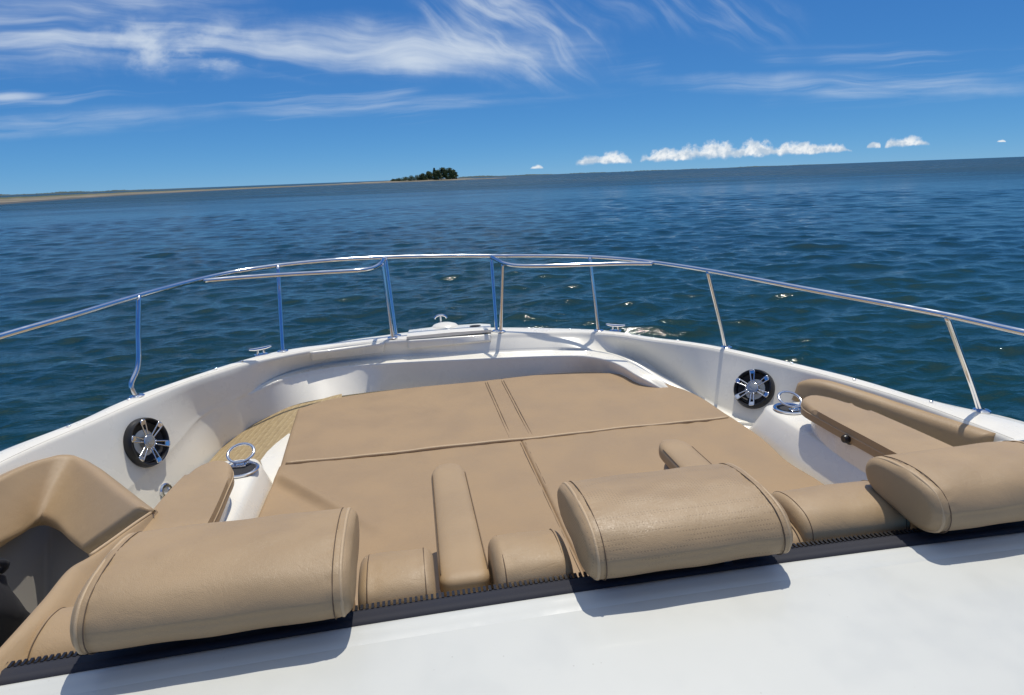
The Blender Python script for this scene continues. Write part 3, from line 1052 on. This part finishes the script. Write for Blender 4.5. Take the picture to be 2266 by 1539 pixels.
# ------------------------------------------------------------------ side consoles with cup holders
def console(side_, xr, xb, xo, y1, label):
    """top ridge at xr, foot at xb, outboard side xo, forward end y1"""
    rings = []
    for y, k in ((0.95, 0), (1.3, 0), (1.6, 0), (1.9, 0), (2.1, 0), (y1 - 0.10, 0), (y1 - 0.045, 0.10), (y1 - 0.015, 0.32), (y1, 0.60), (y1 + 0.012, 0.8)):
        sh = 1.0 + 0.10 * max(0, k - 0.3) * 1.0
        in_ = side_ * (0.02 * k)
        hx = 1.0 + (0.012 if k > 0.5 else 0.0)
        wx = xr + side_ * 0.05 * k
        pr = [(xo, 1.40), (xo, hx + 0.006), (xo - side_ * 0.02, hx), (wx + side_ * 0.035, hx), (wx + side_ * 0.014, hx + 0.003), (wx + side_ * 0.003, hx + 0.012), (wx - side_ * 0.006, hx + 0.032),
              (xb + (wx - xr) * 0.8, 1.13), (xb + (wx - xr) * 0.8, 1.40)]
        rings.append([V(a, y, h) for a, h in pr])
    o = loft('cup_console', rings, M_gel, boat)
    sharp(o, 38)
    tag(o, label)
    return o


cl = console(-1, -0.590, -0.548, -0.79, 2.345, 'white console on the left holding a cup holder')
cr = console(1, 1.470, 1.392, 1.70, 2.345, 'white console on the right holding a cup holder')


def cup_holder(cx, cy, hz, tilt_dir, parent, ring_px):
    mb = MB()
    M = Matrix.Translation(V(cx, cy, hz))
    mb.lathe([(0.064, 0.0005), (0.064, 0.005), (0.060, 0.008), (0.053, 0.007), (0.050, 0.002), (0.050, -0.05)], 40, M)
    cup = mb.build('cup_holder', M_steel, boat)
    w_ = MB().lathe([(0.0495, 0.0045), (0.047, 0.0030), (0.030, 0.0015), (0.0001, 0.0010)], 32, M)
    w_.build('cup_liner', M_rub, cup)
    # folding ring, raised on its hinge
    rc = at(*ring_px, hz - 0.038)
    ax = Vector((1, 0, 0))
    dr = Vector((0.0, math.cos(R(24)), math.sin(R(24))))
    sd = Vector((1, 0, 0))
    pts = [rc + dr * math.cos(a) * 0.046 + sd * math.sin(a) * 0.046 for a in [2 * math.pi * k / 48 for k in range(48)]]
    tube('ring', pts, 0.0056, M_steel, cup, 8, True)
    lo = min(pts, key=lambda p: p.z)
    arm = MB()
    for s in (-0.016, 0.016):
        a0 = lo + Vector((s, 0.0, 0.0)); b0 = Vector((lo.x + s, lo.y + 0.006, ZC - hz + 0.002))
        arm.tube([a0, a0.lerp(b0, 0.5), b0], 0.004, 6)
    arm.box((lo.x - 0.024, lo.y - 0.012, ZC - hz), (lo.x + 0.024, lo.y + 0.014, ZC - hz + 0.010), bev=0.003)
    arm.build('hinge', M_steel, cup)
    return cup


cl_c = at(533, 1040, 0.996)
cr_c = at(1746, 905, 0.996)
cup_holder(cl_c.x, cl_c.y, 0.998, 1, cl, (533, 1003))
cup_holder(cr_c.x, cr_c.y, 0.998, 1, cr, (1748, 884))

# pedestals and arm pads
ped = spline([(1.655, 1.98), (1.60, 2.095), (1.555, 2.10), (1.51, 2.04), (1.482, 1.92), (1.474, 1.7), (1.472, 1.2), (1.472, 0.95)], 30)
MB().prism([(p[0], p[1]) for p in ped] + [(1.66, 0.95)], ZC - 1.40, ZC - 0.932, 0.006).build('arm_pedestal', M_gel, boat)
ped = spline([(-0.755, 2.0), (-0.72, 2.05), (-0.67, 2.06), (-0.635, 2.02), (-0.618, 1.92), (-0.612, 1.7), (-0.605, 1.2), (-0.60, 0.95)], 30)
MB().prism([(p[0], p[1]) for p in ped] + [(-0.80, 0.95)], ZC - 1.40, ZC - 0.932, 0.006).build('arm_pedestal', M_gel, boat)
kn = MB()
kp = at(1876, 971, x=1.466)
Mk = Matrix.Translation(kp) @ Matrix.Rotation(R(-90), 4, 'Y')
kn.lathe([(0.0001, 0.018), (0.012, 0.018), (0.015, 0.012), (0.014, 0.0), (0.022, -0.002), (0.022, -0.02)], 24, Mk)
kn.build('latch_knob', M_black, boat)


def arm_pad(label, outline, h_top, th):
    t_ = thing('arm_pad', V(outline[0][0], outline[0][1], h_top + th), label, 'arm pad', 'tan arm pads on the side consoles')
    ol = spline(outline, 90, True)
    mb = MB().prism([(p[0], p[1]) for p in ol], ZC - h_top - th, ZC - h_top, 0.020, seg=5)
    mb.build('cushion', M_tan, t_, ang=60)
    cx_ = sum(p[0] for p in ol) / 90; cy_ = sum(p[1] for p in ol) / 90
    pts = []
    for p in ol:
        d = Vector((p[0] - cx_, p[1] - cy_)); d = d * (1 - 0.004 / max(d.length, .02))
        pts.append(V(cx_ + d.x * 1.012, cy_ + d.y * 1.003, h_top + 0.026))
    tube('piping', pts, 0.0028, M_pipe, t_, 6, True)
    return t_


arm_pad('tan arm pad on the right console, its rounded tip facing the bow',
        [(1.470, 2.05), (1.505, 2.105), (1.56, 2.125), (1.605, 2.085), (1.64, 1.98), (1.66, 1.80), (1.675, 1.5), (1.68, 1.0), (1.478, 1.0), (1.472, 1.35), (1.468, 1.70), (1.464, 1.92)], 0.882, 0.052)
arm_pad('tan arm pad on the left console, next to the left headrest',
        [(-0.606, 2.00), (-0.635, 2.065), (-0.675, 2.085), (-0.725, 2.05), (-0.752, 1.92), (-0.77, 1.66), (-0.80, 1.35), (-0.82, 1.10), (-0.59, 1.10), (-0.585, 1.45), (-0.586, 1.70), (-0.596, 1.88)], 0.882, 0.052)

# ------------------------------------------------------------------ coaming pads
# right: along the wall under the gunwale
def wall_row(pts, n):
    out = []
    for q in spline([(a, b_, 0) for a, b_ in pts], n):
        loc, nor = hit(q[0], q[1])
        out.append((loc, nor))
    return out


top_px = [(1768, 850), (1790, 840), (1830, 842), (1900, 862), (2060, 914), (2205, 959)]
bot_px = [(1752, 885), (1790, 900), (1850, 920), (1930, 950), (2060, 990), (2190, 1030)]
tr, br = wall_row(top_px, 60), wall_row(bot_px, 60)
if all(a[0] for a in tr) and all(a[0] for a in br):
    gg = []
    for k in range(16):
        s = k / 15
        gg.append([b_[0].lerp(a[0], s) + b_[1] * 0.003 for a, b_ in zip(tr, br)])
    cp = thing('coaming_pad', gg[0][0], 'dark tan coaming pad on the right wall under the gunwale', 'coaming pad', 'coaming pads')
    pillow('cushion', gg, 0.045, 0.040, M_tan, cp)
    pts = [p + b_[1] * 0.020 for p, b_ in zip(gg[-1], tr)]

# left: pad wrapping from the wall to the seat wing
onw = lambda a, b_: (lambda q: q[0] + q[1] * 0.012)(hit(a, b_))
topc = [at(-70, 1092, 0.880), at(0, 1052, 0.882), at(80, 1020, 0.895), at(130, 1011, 0.912), at(175, 1014, 0.930), at(215, 1033, 0.934), at(250, 1058, 0.924), at(300, 1097, 0.896), at(345, 1131, 0.862)]
botc = [at(-70, 1250, 1.030), at(0, 1212, 1.045), at(55, 1175, 1.055), at(92, 1163, 1.060), at(125, 1172, 1.060), at(165, 1205, 1.048), at(200, 1230, 1.025)]
lc = coons(botc, topc, [botc[0], topc[0]], [botc[-1], topc[-1]], 70, 24)
wing = thing('coaming_pad', botc[-1], 'shaded tan coaming pad on the left wall, curving round to the seat wing', 'coaming pad', 'coaming pads')
pc = pillow('cushion', lc, 0.035, 0.028, M_tan, wing)
edge_p = spline([at(343, 1129, 0.872), at(300, 1158, 0.86), at(250, 1194, 0.85), at(200, 1229, 0.842)], 20)
tube('piping', edge_p, 0.0045, M_pipe, wing, 8)
# seat wing: padded panel running aft beside the left headrest
wa_ = [at(345, 1131, 0.875), at(270, 1182, 0.855), at(198, 1231, 0.842), at(151, 1258, 0.825), at(88, 1330, 0.805), at(0, 1430, 0.79), at(-70, 1505, 0.78)]
wb_ = [at(352, 1136, 0.885), at(282, 1190, 0.865), at(206, 1250, 0.850), at(178, 1268, 0.83), at(125, 1338, 0.81), at(0, 1470, 0.795), at(-60, 1535, 0.785)]
wc_ = [p + Vector((0.10, 0.02, -0.16)) for p in wb_]
wd_ = [p + Vector((0.12, 0.02, -0.34)) for p in wb_]
we_ = [p + Vector((-0.015, -0.01, -0.34)) for p in wa_]
wrows = [spline(we_, 50)]
A_, B_ = spline(wa_, 50), spline(wb_, 50)
wrows += [[p + Vector((-0.004, -0.002, -0.03)) for p in A_], [p + Vector((0, 0, -0.006)) for p in A_], [p.lerp(q, 0.2) + Vector((0, 0, 0.003)) for p, q in zip(A_, B_)],
          [p.lerp(q, 0.55) + Vector((0, 0, 0.004)) for p, q in zip(A_, B_)], [p.lerp(q, 0.9) for p, q in zip(A_, B_)],
          [q + Vector((0.006, 0.001, -0.010)) for q in B_]]
C_, D_ = spline(wc_, 50), spline(wd_, 50)
wrows += [[p.lerp(q, 0.5) for p, q in zip(B_, C_)], C_, D_]
wg = thing('seat_wing', we_[3], 'tan padded seat wing between the left walkway and the left headrest', 'seat wing')
wo = rows_obj('cushion', wrows, M_tan, wg)
# walkway floor on the left; an added dark sheet paints the recess shade
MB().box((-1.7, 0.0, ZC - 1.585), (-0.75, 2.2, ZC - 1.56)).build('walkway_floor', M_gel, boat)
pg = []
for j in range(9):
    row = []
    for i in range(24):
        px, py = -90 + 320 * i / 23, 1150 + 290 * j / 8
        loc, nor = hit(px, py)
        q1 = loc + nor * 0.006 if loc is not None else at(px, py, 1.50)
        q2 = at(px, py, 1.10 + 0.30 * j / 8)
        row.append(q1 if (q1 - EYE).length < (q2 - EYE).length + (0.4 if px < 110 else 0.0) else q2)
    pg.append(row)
pn = rows_obj('walkway_shade', pg, M_recess, boat)
tag(pn, 'dark grey sheet painting the shade of the walkway recess below the left coaming pad')

# black bag on the walkway floor
bag = thing('bag', at(10, 1330, 1.12), 'black cloth bag in the dark walkway at the lower left corner', 'bag')
bc = at(-28, 1362, 1.06)
rings = []
rng = random.Random(5)
lump = [[1 + 0.14 * math.sin(3 * a * 2 * math.pi / 28 + k) + 0.08 * math.sin(5 * a * 2 * math.pi / 28 + 2 * k) for a in range(28)] for k in range(12)]
for k in range(12):
    u = k / 11
    rad = 0.085 * (math.sin(math.pi * (0.06 + 0.90 * (1 - u) ** 0.8)) ** 0.5)
    z = -0.24 + 0.34 * u
    rings.append([bc + Vector((math.cos(2 * math.pi * a / 28) * rad * 0.8 * lump[k][a], math.sin(2 * math.pi * a / 28) * rad * lump[k][a], z)) for a in range(28)])
loft('bag_body', rings, M_dark, bag)
tube('handle', [bc + Vector((0.02 + 0.02 * math.sin(a * 3), 0.06 * math.cos(a), 0.09 + 0.05 * math.sin(a))) for a in [math.pi * k / 14 for k in range(15)]], 0.010, M_dark, bag, 8)

# white corner cap and speaker box at the right end of the coaming
q = at(2225, 985, 0.955)
MB().box((q.x - 0.02, q.y - 0.30, ZC - 1.10), (q.x + 0.26, q.y + 0.035, ZC - 0.952), bev=0.012).build('side_locker', M_gel, boat)
q = at(2254, 985, 0.945)
MB().box((q.x - 0.02, q.y - 0.10, q.z - 0.01), (q.x + 0.09, q.y + 0.01, q.z + 0.012), bev=0.004).build('vent_cover', M_black, boat)

# ------------------------------------------------------------------ speakers
def speaker(px, py, rad, label, rot):
    loc, nor = hit(px, py)
    up_ = Vector((0, 0, 1)); xx = up_.cross(nor).normalized(); yy = nor.cross(xx).normalized()
    M = Matrix((xx, yy, nor)).transposed().to_4x4(); M.translation = loc
    mb = MB()
    mb.lathe([(rad * 1.0, -0.03), (rad * 1.02, 0.0), (rad * 1.02, 0.012), (rad * 0.99, 0.026), (rad * 0.95, 0.034), (rad * 0.90, 0.033), (rad * 0.86, 0.026), (rad * 0.84, 0.010)], 56, M)
    sp = mb.build('speaker', M_black, boat)
    tag(sp, label)
    mb = MB().lathe([(rad * 0.86, 0.012), (rad * 0.80, 0.016), (rad * 0.72, 0.010), (rad * 0.45, -0.004), (rad * 0.2, -0.010), (0.0001, -0.010)], 48, M)
    mb.build('cone', M_cone, sp)
    mb = MB().lathe([(rad * 0.26, -0.008), (rad * 0.26, 0.024), (rad * 0.235, 0.030), (rad * 0.19, 0.031), (0.0001, 0.032)], 36, M)
    hb = mb.build('hub', M_hub, sp)
    arc = [M @ Vector((rad * 0.12 * math.cos(a), rad * 0.12 * math.sin(a), 0.0325)) for a in [R(150 + 150 * k / 14) for k in range(15)]]
    tube('emblem', arc, 0.0012, M_steel, sp, 5)
    tube('hub_ring', [M @ Vector((rad * 0.265 * math.cos(a), rad * 0.265 * math.sin(a), 0.027)) for a in [2 * math.pi * k / 40 for k in range(40)]], 0.003, M_steel, sp, 6, True)
    for k in range(6):
        a = R(rot + 60 * k)
        Mr = M @ Matrix.Rotation(a, 4, 'Z')
        pts = []
        w0, w1 = 0.060 * rad, 0.115 * rad
        r0, r1 = 0.27 * rad, 0.90 * rad
        for t_ in np.linspace(0, 1, 8): pts.append((r0 + (r1 - r0) * t_, w0 + (w1 - w0) * t_, 0.026 + 0.008 * t_))
        pts.append((r1 + 0.02 * rad, w1 * 0.6, 0.036)); pts.append((r1 + 0.02 * rad, -w1 * 0.6, 0.036))
        for t_ in np.linspace(1, 0, 8): pts.append((r0 + (r1 - r0) * t_, -(w0 + (w1 - w0) * t_), 0.026 + 0.008 * t_))
        tube('spoke', [Mr @ Vector(p) for p in pts], 0.0034, M_steel, sp, 6)
        e0, e1 = 0.74 * rad, 0.92 * rad
        v = [(e0, -w1 * .8, 0.034), (e1, -w1, 0.037), (e1, w1, 0.037), (e0, w1 * .8, 0.034), (e0, -w1 * .8, 0.030), (e1, -w1, 0.033), (e1, w1, 0.033), (e0, w1 * .8, 0.030)]
        mb = MB().add(v, [(0, 1, 2, 3), (7, 6, 5, 4), (0, 4, 5, 1), (1, 5, 6, 2), (2, 6, 7, 3), (3, 7, 4, 0)], Mr)
        mb.build('spoke_tip', M_steel, sp)
    return sp


speaker(320, 980, 0.104, 'round black speaker with chrome spokes on the left wall', 90)
speaker(1670, 862, 0.100, 'round black speaker with chrome spokes on the right wall', 108)
# drain fitting on the left wall
loc, nor = hit(367, 1088)
xx = Vector((0, 0, 1)).cross(nor).normalized(); yy = nor.cross(xx)
M = Matrix((xx, yy, nor)).transposed().to_4x4(); M.translation = loc
df = MB().lathe([(0.036, 0.0), (0.036, 0.006), (0.030, 0.010), (0.020, 0.008), (0.016, 0.0), (0.0001, -0.002)], 28, M)
df.build('drain_fitting', M_steel, boat)

# ------------------------------------------------------------------ bow fittings
def wall_panel(name, quad, n, m_, off, r=0.012):
    """thin lid laid on the liner: quad = (top-left, top-right, bottom-right, bottom-left) in the photograph"""
    a, b_, c_, d_ = [Vector((*q, 0)) for q in quad]
    gg = []
    for j in range(m_):
        row = []
        for i in range(n):
            u, v = i / (n - 1), j / (m_ - 1)
            p = (d_.lerp(c_, u)).lerp(a.lerp(b_, u), v)
            loc, nor = hit(p.x, p.y)
            if loc is None: loc, nor = hit(p.x, p.y + 2)
            row.append(loc + nor * 0.001)
        gg.append(row)
    return pillow(name, gg, off, r, M_gel, boat)


h1 = wall_panel('locker_hatch', ((686, 779), (853, 757), (850, 778), (686, 795)), 60, 20, 0.016, 0.008)
tag(h1, 'small hatch lid left of the anchor locker')
h2 = wall_panel('locker_hatch', ((902, 753), (1088, 741), (1086, 757), (902, 771)), 60, 20, 0.018, 0.008)
tag(h2, 'anchor locker lid at the bow')
# deck lid over the locker, standing a little above the gunwale
lid = [gp(900, 752), gp(1000, 745.5), gp(1088, 740.5), gp(1086, 729), gp(1062, 727), gp(1010, 729), gp(960, 732), gp(905, 738)]
MB().prism([(p.x, p.y) for p in lid], ZC - 0.892, ZC - 0.872, 0.006).build('anchor_lid', M_gel, boat)
dm = gp(985, 729)
Md = Matrix.Translation(Vector((dm.x, dm.y - 0.02, ZC - 0.878)))
MB().lathe([(0.085, -0.01), (0.083, 0.002), (0.070, 0.014), (0.045, 0.022), (0.0001, 0.026)], 32, Md).build('windlass_cover', M_gel, boat)
an = MB()
ac = Vector((dm.x - 0.02, dm.y + 0.06, ZC - 0.86))
an.tube([ac + Vector((0.036 * math.cos(a), 0, 0.018 + 0.022 * math.sin(a))) for a in [math.pi * k / 12 for k in range(13)]], 0.007, 8)
an.tube([ac + Vector((0, 0, -0.02)), ac + Vector((0, 0, 0.02)), ac + Vector((0, 0, 0.038))], 0.007, 8)
an.build('anchor_roller', M_steel, boat)
hp = gp(1052, 733)
MB().lathe([(0.034, 0.0), (0.034, 0.002), (0.0001, 0.0025)], 24, Matrix.Translation(Vector((hp.x, hp.y, ZC - 0.8705))) @ Matrix.Diagonal((1, 0.6, 1, 1))).build('finger_hole', M_rub, boat)


def cleat(px, py, ang):
    c = gp(px, py) + Vector((0, 0, 0.004))
    Mc = Matrix.Translation(c) @ Matrix.Rotation(ang, 4, 'Z')
    mb = MB()
    mb.box((-0.035, -0.018, -0.002), (0.035, 0.018, 0.008), Mc, 0.004)
    for s in (-0.018, 0.018):
        mb.tube([(s, 0, 0.0), (s * 0.9, 0, 0.02), (s * 0.8, 0, 0.034)], 0.007, 8, False, Mc)
    mb.tube([(-0.058, 0, 0.040), (-0.03, 0, 0.036), (0, 0, 0.035), (0.03, 0, 0.036), (0.058, 0, 0.040)], [0.005, 0.008, 0.0085, 0.008, 0.005], 8, False, Mc)
    return mb.build('cleat', M_steel, boat)


tag(cleat(578, 788, R(28)), 'chrome cleat on the left gunwale')
tag(cleat(1362, 735, R(-32)), 'chrome cleat on the right gunwale')
for px, py in ((153, 948), (286, 888), (478, 820), (536, 803), (1262, 732), (1500, 757), (1752, 808), (1890, 844), (2060, 894)):
    p = gp(px, py)
    MB().lathe([(0.0075, 0.0), (0.0075, 0.009), (0.005, 0.011), (0.0001, 0.0115)], 12, Matrix.Translation(p + Vector((0, 0, 0.002)))).build('snap_button', M_steel, boat)

# ------------------------------------------------------------------ bow rail
TR = 0.0114
main = [V(-1.62, 1.0, 0.485), at(0, 745, 0.470), at(150, 702, 0.462), at(307, 655, 0.452), at(450, 617, 0.444), at(520, 602, 0.440), at(615, 588, 0.432), at(740, 576, 0.427), at(853, 570, 0.4365),
        at(985, 567, 0.452), at(1085, 567, 0.466), at(1200, 567, 0.474), at(1305, 569, 0.482), at(1380, 574, 0.488), at(1445, 581, 0.492), at(1565, 599, 0.502), at(1800, 643, 0.524),
        at(2095, 698, 0.550), at(2266, 736, 0.560), V(2.14, 0.9, 0.57)]
rail = tube('bow_rail', spline(main, 160), TR, M_steel, boat, 14)
tag(rail, 'polished tube rail round the bow')
inl = [at(450, 622, 0.452), at(530, 615, 0.456), at(615, 609, 0.460), at(740, 602, 0.466), at(800, 598, 0.469), at(826, 593, 0.467), at(842, 584, 0.455), at(850, 573, 0.441)]
tube('grab_rail', spline(inl, 50), TR, M_steel, rail, 12)
inr = [at(1445, 584, 0.498), at(1380, 584, 0.499), at(1305, 586, 0.500), at(1200, 589, 0.498), at(1140, 588, 0.494), at(1115, 583, 0.486), at(1098, 575, 0.475), at(1087, 569, 0.466)]
tube('grab_rail', spline(inr, 50), TR, M_steel, rail, 12)


def post(top, base, bend=None, r=TR):
    pts = [top, top.lerp(base, 0.35), top.lerp(base, 0.7)]
    if bend:
        pts += [base + Vector(bend) + Vector((0, 0, 0.055)), base + Vector(bend) * 0.5 + Vector((0, 0, 0.018)), base + Vector((0, 0, -0.01))]
    else:
        pts += [base + Vector((0, 0, -0.01))]
    o = tube('post', spline(pts, 24), r * 0.92, M_steel, rail, 12)
    MB().lathe([(0.030, 0.0), (0.030, 0.004), (0.022, 0.008), (r, 0.010)], 20, Matrix.Translation(base + Vector((0, 0, 0.004)))).build('post_foot', M_steel, rail)
    return o


post(at(307, 656, 0.453), gp(304, 880), (-0.014, -0.006, 0))
post(at(615, 589, 0.433), gp(626, 780))
post(at(853, 571, 0.438), gp(877, 745))
post(at(846, 583, 0.454), gp(869, 750))
post(at(1087, 568, 0.467), gp(1099, 735))
post(at(1113, 582, 0.485), gp(1108, 736))
post(at(1305, 570, 0.483), gp(1325, 734))
post(at(1566, 600, 0.503), gp(1607, 771))
post(at(2095, 699, 0.551), gp(2172, 912))

# ------------------------------------------------------------------ island, sand spit, far shores
M_sand, t, b, co = material('dry_sand', (0.36, 0.30, 0.21), 0.9)
cs = t.mix(t.remap(t.noise(co, 0.05, 6), 0.35, 0.7), (0.25, 0.21, 0.145, 1), (0.11, 0.10, 0.06, 1))
t.t.links.new(cs, b.inputs['Base Color'])
M_mud, t, b, co = material('wet_shore', (0.07, 0.06, 0.04), 0.6)
M_marsh, t, b, co = material('marsh_grass', (0.10, 0.11, 0.045), 0.9)
cs = t.mix(t.remap(t.noise(co, 0.02, 5), 0.35, 0.7), (0.13, 0.12, 0.05, 1), (0.05, 0.075, 0.03, 1))
t.t.links.new(cs, b.inputs['Base Color'])
M_far, t, b, co = material('far_wood', (0.06, 0.085, 0.075), 0.95)
cs = t.mix(t.remap(t.noise(co, 0.01, 5), 0.35, 0.7), (0.05, 0.075, 0.06, 1), (0.085, 0.11, 0.10, 1))
t.t.links.new(cs, b.inputs['Base Color'])


def hor(px):
    return 432 - 0.0375 * px


def ground(px, dist):
    """point on the sea dist metres off in the direction of column px"""
    d = ray(px, hor(px)); d.z = 0
    d.normalize()
    return Vector((d.x * dist, d.y * dist, 0))


def strip_land(name, ctrl, mat, label):
    """low land: ctrl = (column, near distance, far distance, height)"""
    n = 120
    rows_ = [[], [], [], [], []]
    pxs = np.linspace(ctrl[0][0], ctrl[-1][0], n)
    rng = random.Random(len(ctrl))
    for px in pxs:
        c0 = [c[0] for c in ctrl]
        near, far, hg = (float(np.interp(px, c0, [c[k] for c in ctrl])) for k in (1, 2, 3))
        hg *= rng.uniform(0.8, 1.15)
        a, b_ = ground(px, near), ground(px, far)
        for k, (s, z) in enumerate(((0, -0.6), (0.1, 0.35 * hg), (0.4, 0.8 * hg), (0.75, hg), (1.0, -0.6))):
            p = a.lerp(b_, s); p.z = z
            rows_[k].append(p)
    o = rows_obj(name, rows_, mat)
    return tag(o, label, None, None, 'structure')


strip_land('shore', [(-260, 205, 250, 0.22), (0, 200, 240, 0.22), (150, 262, 300, 0.22), (400, 400, 450, 0.22), (700, 560, 620, 0.22), (860, 630, 690, 0.28), (1010, 650, 700, 0.25), (1100, 690, 740, 0.2), (1200, 800, 830, 0.04)],
           M_mud, 'dark wet edge of the sand spit')
strip_land('sand_spit', [(-260, 235, 420, 0.60), (0, 228, 420, 0.60), (150, 292, 470, 0.60), (330, 380, 560, 0.6), (520, 480, 620, 0.55), (700, 590, 700, 0.6), (800, 640, 750, 1.2), (860, 660, 780, 1.9), (940, 665, 780, 2.1), (1010, 668, 780, 1.9), (1050, 700, 760, 0.9), (1120, 740, 790, 0.5)],
           M_sand, 'pale sand spit running to the small island')
strip_land('marsh', [(-260, 330, 520, 0.9), (0, 330, 520, 0.9), (180, 400, 600, 0.85), (420, 520, 700, 0.75), (640, 640, 760, 0.6)], M_marsh, 'grassy back of the sand spit')


def far_wood(name, c0, c1, dist, hmin, hmax, seed, label):
    rng = np.random.default_rng(seed)
    n = 420
    pxs = np.linspace(c0, c1, n)
    prof = np.zeros(n)
    for k in range(1, 9):
        prof += np.sin(np.linspace(0, 1, n) * 6.28 * k * rng.uniform(0.8, 2.8) + rng.uniform(0, 6.3)) / k ** 0.7
    prof = (prof - prof.min()) / (prof.max() - prof.min())
    prof += rng.normal(0, 0.10, n)
    taper = np.clip(np.minimum((pxs - c0) / (0.02 * (c1 - c0)), (c1 - pxs) / (0.35 * (c1 - c0))), 0.0, 1)
    rows_ = [[], [], [], []]
    for px, q, tp in zip(pxs, prof, taper):
        z = (hmin + (hmax - hmin) * max(0, q)) * tp
        for k, (dd, zz) in enumerate(((0, -1), (20, z * 0.7), (80, z), (260, -1))):
            p = ground(px, dist + dd); p.z = zz
            rows_[k].append(p)
    o = rows_obj(name, rows_, M_far)
    return tag(o, label, None, None, 'stuff')


far_wood('far_wood', -300, 470, 2600, 2, 9, 3, 'far wooded shore low on the left horizon')
far_wood('distant_shore', 930, 1900, 7000, 1, 15, 8, 'thin distant shore along the horizon behind the island')

M_leaf, t, b, co = material('island_foliage', (0.045, 0.075, 0.022), 0.7)
inf = t.n('ShaderNodeObjectInfo').outputs['Random']
cs = t.mix(t.remap(t.noise(co, 0.35, 4), 0.3, 0.7), (0.055, 0.095, 0.030, 1), (0.110, 0.155, 0.045, 1))
cs = t.mix(t.math('MULTIPLY', inf, 0.5), cs, (0.060, 0.075, 0.022, 1))
t.t.links.new(cs, b.inputs['Base Color'])
M_bark, *_ = material('bark', (0.09, 0.065, 0.045), 0.9)


def tree(px, dist, hgt, wid, label, name='tree', conical=False, seed=1, cat='tree', z0=1.2):
    rng = np.random.default_rng(seed)
    p0 = ground(px, dist); p0.z = z0
    t_ = thing(name, p0, label, cat, 'trees and bushes on the small island')
    tp = [p0 + Vector((0, 0, -0.8)), p0 + Vector((0.05 * wid, 0, 0.35 * hgt)), p0 + Vector((0.0, 0.03 * wid, 0.75 * hgt))]
    mb = MB().tube(spline(tp, 8), [0.035 * hgt * (1 - 0.1 * k) for k in range(8)], 7)
    for k in range(4):
        a = rng.uniform(0, 6.28)
        s = p0 + Vector((0, 0, hgt * (0.25 + 0.1 * k)))
        mb.tube([s, s + Vector((math.cos(a) * wid * 0.18, math.sin(a) * wid * 0.18, hgt * 0.12)), s + Vector((math.cos(a) * wid * 0.32, math.sin(a) * wid * 0.32, hgt * 0.2))], [0.014 * hgt, 0.010 * hgt, 0.004 * hgt], 5)
    mb.build('trunk', M_bark, t_)
    n = 2600 if hgt > 5 else 900
    v, f = [], []
    ncl = 44
    cl = []
    for k in range(ncl):
        a = rng.uniform(0, 6.28); u = rng.uniform(0, 1)
        z = hgt * (0.04 + 0.86 * u)
        rr = (wid * 0.5) * ((1 - 0.93 * u) if conical else math.sqrt(max(0.02, 1 - (max(0, u - 0.35) / 0.66) ** 2))) * rng.uniform(0.15, 0.88)
        cl.append((np.array([math.cos(a) * rr, math.sin(a) * rr, z]), wid * (0.10 if conical else 0.16) * rng.uniform(0.7, 1.3)))
    for k in range(n):
        c, s = cl[rng.integers(ncl)]
        d = rng.normal(0, 1, 3); d /= np.linalg.norm(d)
        q = c + d * s * rng.uniform(0.5, 1.0) ** 0.5 * np.array([1, 1, 0.75])
        e = rng.normal(0, 1, (2, 3)); e /= np.linalg.norm(e, axis=1, keepdims=True)
        z = (0.28 + 0.030 * hgt) * rng.uniform(0.6, 1.4)
        o = len(v)
        base = np.array(p0)
        v += [base + q - e[0] * z, base + q + e[1] * z * 0.6, base + q + e[0] * z, base + q - e[1] * z * 0.6]
        f.append((o, o + 1, o + 2, o + 3))
    newobj('crown', v, f, M_leaf, t_, smooth=False)
    return t_


tree(962, 700, 13.2, 6.0, 'slim pointed tree rising highest on the small island', conical=True, seed=2)
tree(995, 702, 12.0, 14, 'big round tree at the right end of the small island', seed=3)
tree(980, 706, 12.4, 13, 'broad round tree just right of the slim pointed tree', seed=4)
tree(1004, 708, 9.5, 10, 'lower round tree at the far right edge of the small island', seed=5)
tree(966, 695, 9.5, 12, 'leafy tree in front of the slim pointed tree', seed=6)
tree(950, 700, 8.8, 11, 'sloping leafy tree just left of the slim pointed tree', seed=7)
for k, (px, hg, wd_) in enumerate(((937, 6.4, 10), (924, 5.0, 10), (911, 4.2, 10), (897, 3.5, 10), (884, 2.7, 9), (872, 1.9, 8))):
    tree(px, 690 + 4 * (k % 2), hg, wd_, ['tallest bush left of the island trees', 'second bush from the island trees towards the left', 'third bush from the island trees towards the left',
                                          'fourth bush from the island trees towards the left', 'small low bush, second from the left tip of the island', 'smallest bush at the left tip of the island'][k], 'bush', False, 20 + k, 'bush', 1.4)
